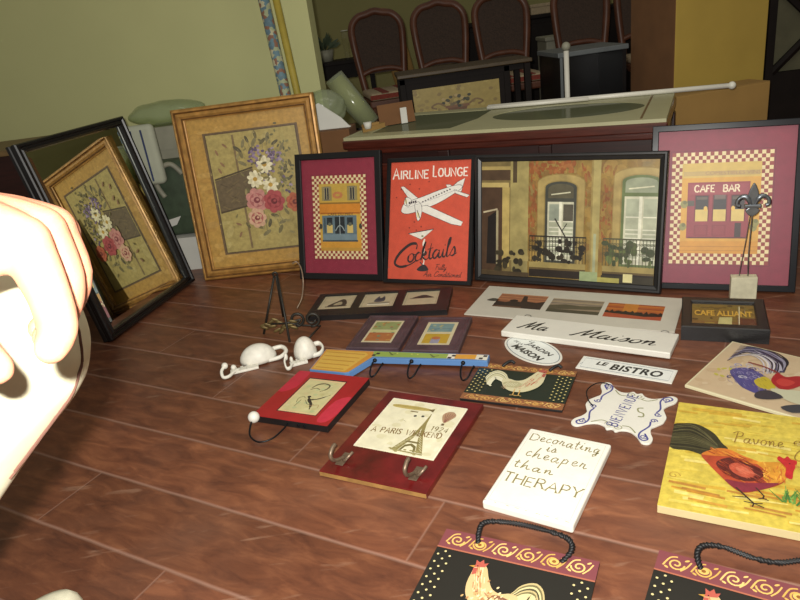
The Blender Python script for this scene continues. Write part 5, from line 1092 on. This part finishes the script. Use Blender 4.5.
for q, (x, y) in enumerate(((-.375, 2.21), (-.318, 2.19))):
    pts = []
    for k in range(22):
        an = -PI*.6 + k/21*2*PI*1.25; r_ = .028*(1 - .6*k/21); pts.append(V_(x + r_*math.cos(an), y - .002*k/21, .062 + r_*math.sin(an)))
    obj('scroll', tube(B(), pts, .0052, 8), wi, t, smooth=True)
obj('arm', tube(B(), [V_(-.40, 2.2, .055), V_(-.36, 2.22, .03), V_(-.30, 2.235, .012), V_(-.345, 2.14, .005)], .004, 8), wi, t, smooth=True)
obj('tall_scroll', tube(B(), catmull([V_(-.372, 2.24, .09), V_(-.35, 2.26, .12), V_(-.338, 2.29, .17), V_(-.338, 2.3, .22), V_(-.35, 2.3, .245), V_(-.365, 2.3, .24)], 6), .0026, 8), M['bronze'], t, smooth=True)
bm = B(); rnd = random.Random(6)
for k in range(16):
    x = -.5 + (k % 8)*.016; c = V_(x, 2.235 - (k % 8)*.006, .035 + .02*(k//8) + .012*math.sin(k*1.3)); 
    M_ = Matrix.Translation(c) @ Matrix.Rotation(rnd.uniform(-.8, .8), 4, 'Y') @ Matrix.Diagonal((.017, .003, .006, 1)); bmesh.ops.create_uvsphere(bm, u_segments=10, v_segments=6, radius=1, matrix=M_)
obj('leaf_ornament', bm, M['brass'], t, smooth=True)

# fleur de lis card clip on stone block
t = thing('fleur_de_lis_clip', 'pewter fleur de lis on two wires rising from a pale stone block', 'ornament', (1.128, 2.005, 0), -20)
obj('stone_block', box(B(), -.039, .039, -.016, .016, .0003, .082), M['stone'], t, .002)
obj('wire', tube(B(), catmull([(-.014, 0, .08), (-.012, 0, .11), (-.002, .002, .2), (.006, .0, .3)], 5), .0016, 6), M['steel'], t, smooth=True); obj('wire', tube(B(), catmull([(.012, 0, .08), (.009, .0, .16), (.011, 0, .3)], 5), .0022, 6), M['steel'], t, smooth=True)
mid = [(0, .108), (.009, .092), (.015, .07), (.013, .045), (.007, .034), (.02, .02), (.012, .006), (0, 0), (-.012, .006), (-.02, .02), (-.007, .034), (-.013, .045), (-.015, .07), (-.009, .092)]
bm = prism(B(), [tuple(p[:2]) for p in catmull([(x, y, 0) for x, y in mid], 4, True)], -.004, .004); o = obj('centre_petal', bm, M['pewter'], t, .0025); o.rotation_euler = (PI/2, 0, 0); o.location = (.01, 0, .285)
for s in (-1, 1):
    obj('side_petal', tube(B(), catmull([(s*.004, 0, .322), (s*.016, 0, .345), (s*.03, 0, .35), (s*.043, 0, .34), (s*.045, 0, .324), (s*.036, 0, .32)], 5), [.005, .006, .007, .008, .009, .009, .009, .0085, .008, .0075, .007, .007, .006, .006, .006, .006, .006, .006, .006, .006, .006, .006, .006, .006, .006, .006], 8), M['pewter'], t, smooth=True).location = (.01, 0, 0)
obj('band', box(B(), -.014, .034, -.008, .008, .313, .325), M['pewter'], t, .003)

# ---------------------------------------------------------------- the person crouching at the left
skin = mat('skin', '#a96f56', .5, var=.06, scale=60, bump=.12, sss=.12)
khaki = mat('khaki_cloth', '#c9c2a6', .9, var=.04, scale=30, bump=.1)
def chain(bm, pts, rads, n=14, k=4):
    P = catmull(pts, k); m = len(P); rr = []
    for i in range(m):
        t = i/(m-1)*(len(rads)-1); j = min(int(t), len(rads)-2); rr.append(rads[j] + (rads[j+1]-rads[j])*(t-j))
    tube(bm, P, rr, n); ball(bm, P[0], rr[0], n); ball(bm, P[-1], rr[-1], n)
bm = B()
wr = Vector((-0.3378, 0.4970, 0.9017)); el = Vector((-0.5358, 0.5420, 0.9827)); sh = Vector((-.74, .32, 1.1))
chain(bm, [sh, (sh+el)/2 + Vector((.01, .02, -.01)), el], [.062, .056, .046]); chain(bm, [el, (el*.6+wr*.4), wr], [.048, .050, .035])
MC = {'i': (-0.2668, 0.4850, 0.8857), 'm': (-0.2698, 0.5200, 0.8837), 'r': (-0.2758, 0.5490, 0.8777), 'p': (-0.2848, 0.5730, 0.8677)}
for k, v in MC.items(): chain(bm, [wr, (Vector(v)*.55 + wr*.45) + Vector((0, 0, .005)), v], [.031, .024, .0195])
chain(bm, [MC['i'], (-0.2523, 0.4660, 0.8487), (-0.2443, 0.4470, 0.8287), (-0.2443, 0.4300, 0.8212)], [.0195, .0155, .0142, .0118])
chain(bm, [MC['m'], (-0.2618, 0.5150, 0.8437), (-0.2608, 0.4890, 0.8227), (-0.2668, 0.4700, 0.8137)], [.0195, .0150, .0132, .0112])
chain(bm, [MC['r'], (-0.2688, 0.5470, 0.8367), (-0.2748, 0.5180, 0.8147), (-0.2848, 0.4990, 0.8107)], [.0182, .0144, .0128, .0110])
chain(bm, [MC['p'], (-0.2798, 0.5710, 0.8357), (-0.2868, 0.5490, 0.8187), (-0.2938, 0.5320, 0.8147)], [.0160, .0125, .0112, .0098])
chain(bm, [wr + Vector((.006, -.014, -.005)), (-0.3158, 0.4510, 0.8747), (-0.3018, 0.4290, 0.8527), (-0.2858, 0.4170, 0.8337), (-0.2733, 0.4110, 0.8197)], [.026, .0205, .0160, .0140, .0116])
chain(bm, [(-0.3098, 0.4530, 0.8787), (-0.2858, 0.4710, 0.8807)], [.017, .0155])
# shoulders, neck, head
nk = Vector((-.84, .36, 1.17)); hd = Vector((-.80, .44, 1.34)); sl = Vector((-1.02, .5, 1.06))
chain(bm, [sh, nk + Vector((0, 0, -.04)), sl], [.062, .075, .062]); chain(bm, [nk + Vector((0, 0, -.06)), nk + Vector((.02, .03, .08))], [.055, .05])
chain(bm, [sl, (-.98, .68, .9), (-.88, .78, .78)], [.06, .05, .034]); chain(bm, [(-.88, .78, .78), (-.86, .82, .76)], [.033, .03])
for q in range(4): chain(bm, [(-.86, .81, .762), (-.885+q*.018, .86, .75), (-.89+q*.018, .89, .735)], [.014, .012, .009])
chain(bm, [(-.85, .81, .765), (-.82, .84, .77), (-.815, .865, .76)], [.013, .012, .0095])
fw_ = Vector((.45, .89, -.08)).normalized(); rt_ = Vector((fw_.y, -fw_.x, 0)).normalized(); up_ = rt_.cross(fw_)
bmesh.ops.create_uvsphere(bm, u_segments=24, v_segments=16, radius=1, matrix=Matrix.Translation(hd) @ Matrix(((rt_.x, fw_.x, up_.x, 0), (rt_.y, fw_.y, up_.y, 0), (rt_.z, fw_.z, up_.z, 0), (0, 0, 0, 1))) @ Matrix.Diagonal((.078, .1, .122, 1)))
chain(bm, [hd - up_*.06 + fw_*.045, hd - up_*.095 + fw_*.06], [.055, .04])
chain(bm, [hd + fw_*.098 + up_*.012, hd + fw_*.118 - up_*.03], [.010, .014])
for s in (-1, 1):
    ball(bm, hd + rt_*s*.08 - up_*.01, .022, 10, (.5, 1, 1.4)); ball(bm, hd + fw_*.085 + rt_*s*.032 + up_*.028, .016, 10)
chain(bm, [hd + fw_*.096 + rt_*-.022 - up_*.056, hd + fw_*.102 - up_*.056, hd + fw_*.096 + rt_*.022 - up_*.056], [.007, .009, .007])
person = obj('person', bm, skin, None, smooth=True)
rm = person.modifiers.new('join', 'REMESH'); rm.mode = 'VOXEL'; rm.voxel_size = .0034; rm.use_smooth_shade = True
sm = person.modifiers.new('soften', 'SMOOTH'); sm.factor = .5; sm.iterations = 4
tag(person, 'person crouching at the left edge in pale trousers, one hand hanging loosely', 'person')
# clothing
bm = B(); kn = Vector((-.423, .637, .745)); hp = Vector((-.80, .27, .55)); hp2 = Vector((-1.0, .5, .5)); kn2 = Vector((-.98, .93, .66))
chain(bm, [hp, (hp+kn)/2 + Vector((0, 0, .01)), kn], [.15, .13, .098], 18); chain(bm, [kn, (-.497, .575, .662), (-.68, .47, .44), (-.84, .42, .16)], [.098, .09, .085, .075], 18)
chain(bm, [hp2, (hp2+kn2)/2, kn2], [.15, .13, .1], 18); chain(bm, [kn2, (-.97, .9, .4), (-.93, .84, .14)], [.1, .09, .075], 18); chain(bm, [hp, hp2], [.16, .16], 18); chain(bm, [(hp+hp2)/2, (-.88, .42, .7)], [.17, .15], 18)
tr = obj('trousers', bm, khaki, person, smooth=True); rm = tr.modifiers.new('join', 'REMESH'); rm.mode = 'VOXEL'; rm.voxel_size = .009; rm.use_smooth_shade = True
sm = tr.modifiers.new('soften', 'SMOOTH'); sm.factor = .5; sm.iterations = 8
bm = B(); chain(bm, [(-.88, .42, .66), (-.87, .40, .9), (-.87, .39, 1.06)], [.165, .17, .12], 18); chain(bm, [sh + Vector((-.12, .06, .02)), sh + Vector((.06, .04, -.02))], [.085, .075], 14); chain(bm, [sl + Vector((.1, -.08, 0)), sl + Vector((0, .06, -.06))], [.085, .075], 14); chain(bm, [sh + Vector((-.05, .03, 0)), sl + Vector((.05, -.03, 0))], [.09, .09], 14)
s_ = obj('shirt', bm, mat('blue_shirt', '#6f7f92', .9), person, smooth=True); rm = s_.modifiers.new('join', 'REMESH'); rm.mode = 'VOXEL'; rm.voxel_size = .01; rm.use_smooth_shade = True
bm = B(); bmesh.ops.create_uvsphere(bm, u_segments=24, v_segments=14, radius=1)
bmesh.ops.delete(bm, geom=[v for v in bm.verts if v.co.z < -.05 and v.co.y > -.3 or v.co.z < -.55 or (v.co.y > .55 and v.co.z < .45)], context='VERTS')
bmesh.ops.transform(bm, verts=bm.verts, matrix=Matrix.Translation(hd + up_*.008 - fw_*.006) @ Matrix(((rt_.x, fw_.x, up_.x, 0), (rt_.y, fw_.y, up_.y, 0), (rt_.z, fw_.z, up_.z, 0), (0, 0, 0, 1))) @ Matrix.Diagonal((.087, .108, .13, 1)))
o = obj('hair', bm, mat('brown_hair', '#3b2a1f', .7, scale=90, var=.3), person, smooth=True); md = o.modifiers.new('thick', 'SOLIDIFY'); md.thickness = .014
# arm hair
bm = B(); rnd = random.Random(12)
for i in range(110):
    tt = rnd.uniform(.0, .75); c = wr*(1-tt) + el*tt; d = Vector((rnd.uniform(-.2, .5), rnd.uniform(-.6, .2), rnd.uniform(.6, 1))).normalized(); r_ = .029 + .013*tt
    p = c + d*(r_-.002); q = p + d*.008 + Vector((rnd.uniform(.0, .012), rnd.uniform(-.006, .006), rnd.uniform(0, .006)))
    tube(bm, [p, (p+q)/2 + Vector((0, 0, .002)), q], [.0004, .0003, .0002], 4)
tag(obj('arm_hair', bm, mat('arm_hair', '#5a4033', .7), person), None, None, kind='stuff')
def shoe(toe, heel, name='shoe'):
    d = (Vector(toe)-Vector(heel)); L_ = d.length; an = math.atan2(d.y, d.x); Mx = Matrix.Translation(Vector(heel)) @ Matrix.Rotation(an, 4, 'Z')
    bm = B()
    ol = [(-.035, .0), (-.02, .036), (.06, .04), (.14, .044), (L_-.06, .05), (L_-.01, .036), (L_+.015, 0)]
    ring = [(x, y) for x, y in ol] + [(x, -y) for x, y in reversed(ol[1:-1])]
    for z_, k_ in ((.022, 1), (.05, .98), (.068, .86), (.078, .6)):
        pass
    rings = []
    for z_, k_, sx in ((.018, 1.0, 1), (.04, 1.0, .99), (.06, .9, .96), (.074, .7, .9), (.08, .4, .8)):
        rings.append([bm.verts.new(Mx @ Vector((L_*.5 + (x-L_*.5)*sx, y*k_, z_ + (.03 if x < .05 else 0)*(z_ > .05)))) for x, y in [tuple(p[:2]) for p in catmull([(x, y, 0) for x, y in ring], 3, True)]])
    for a, b in zip(rings, rings[1:]):
        n = len(a)
        for k in range(n): bm.faces.new((a[k], a[(k+1) % n], b[(k+1) % n], b[k]))
    bm.faces.new(rings[-1]); bm.faces.new(list(reversed(rings[0])))
    o = obj(name, bm, mat('off_white_shoe', '#c6c2ab', .7, var=.08, scale=50), person, smooth=True)
    bm = B(); prism(bm, [tuple((Mx @ Vector((x*1.02, y*1.06, 0)))[:2]) for x, y in [tuple(p[:2]) for p in catmull([(x, y, 0) for x, y in ring], 3, True)]], .0005, .02)
    obj('sole', bm, mat('shoe_sole', '#8f9277', .7), o)
    bm = B()
    for u in (.42, .5, .58): tube(bm, [Mx @ Vector((L_*u, -.022, .083)), Mx @ Vector((L_*u, 0, .087)), Mx @ Vector((L_*u, .022, .083))], .003, 6)
    obj('lace', bm, M['paper'], o)
shoe((-.705, 1.015, 0), (-.91, .81, 0)); shoe((-.78, .52, 0), (-.98, .33, 0))
from mathutils.bvhtree import BVHTree
dg = bpy.context.evaluated_depsgraph_get(); dg.update(); bv = BVHTree.FromObject(tr, dg)
for dx in (0, -.013):
    pts = []
    for p in catmull([(-.345+dx, .64, .77), (-.352+dx, .632, .735), (-.362+dx, .618, .695), (-.382+dx, .59, .655), (-.40+dx, .57, .635)], 6):
        loc, nrm, _, _ = bv.find_nearest(p); pts.append(loc + nrm*.0006)
    obj('trouser_piping', tube(B(), pts, .0016, 6), mat('brown_piping', '#5a3a2e', .8), tr)
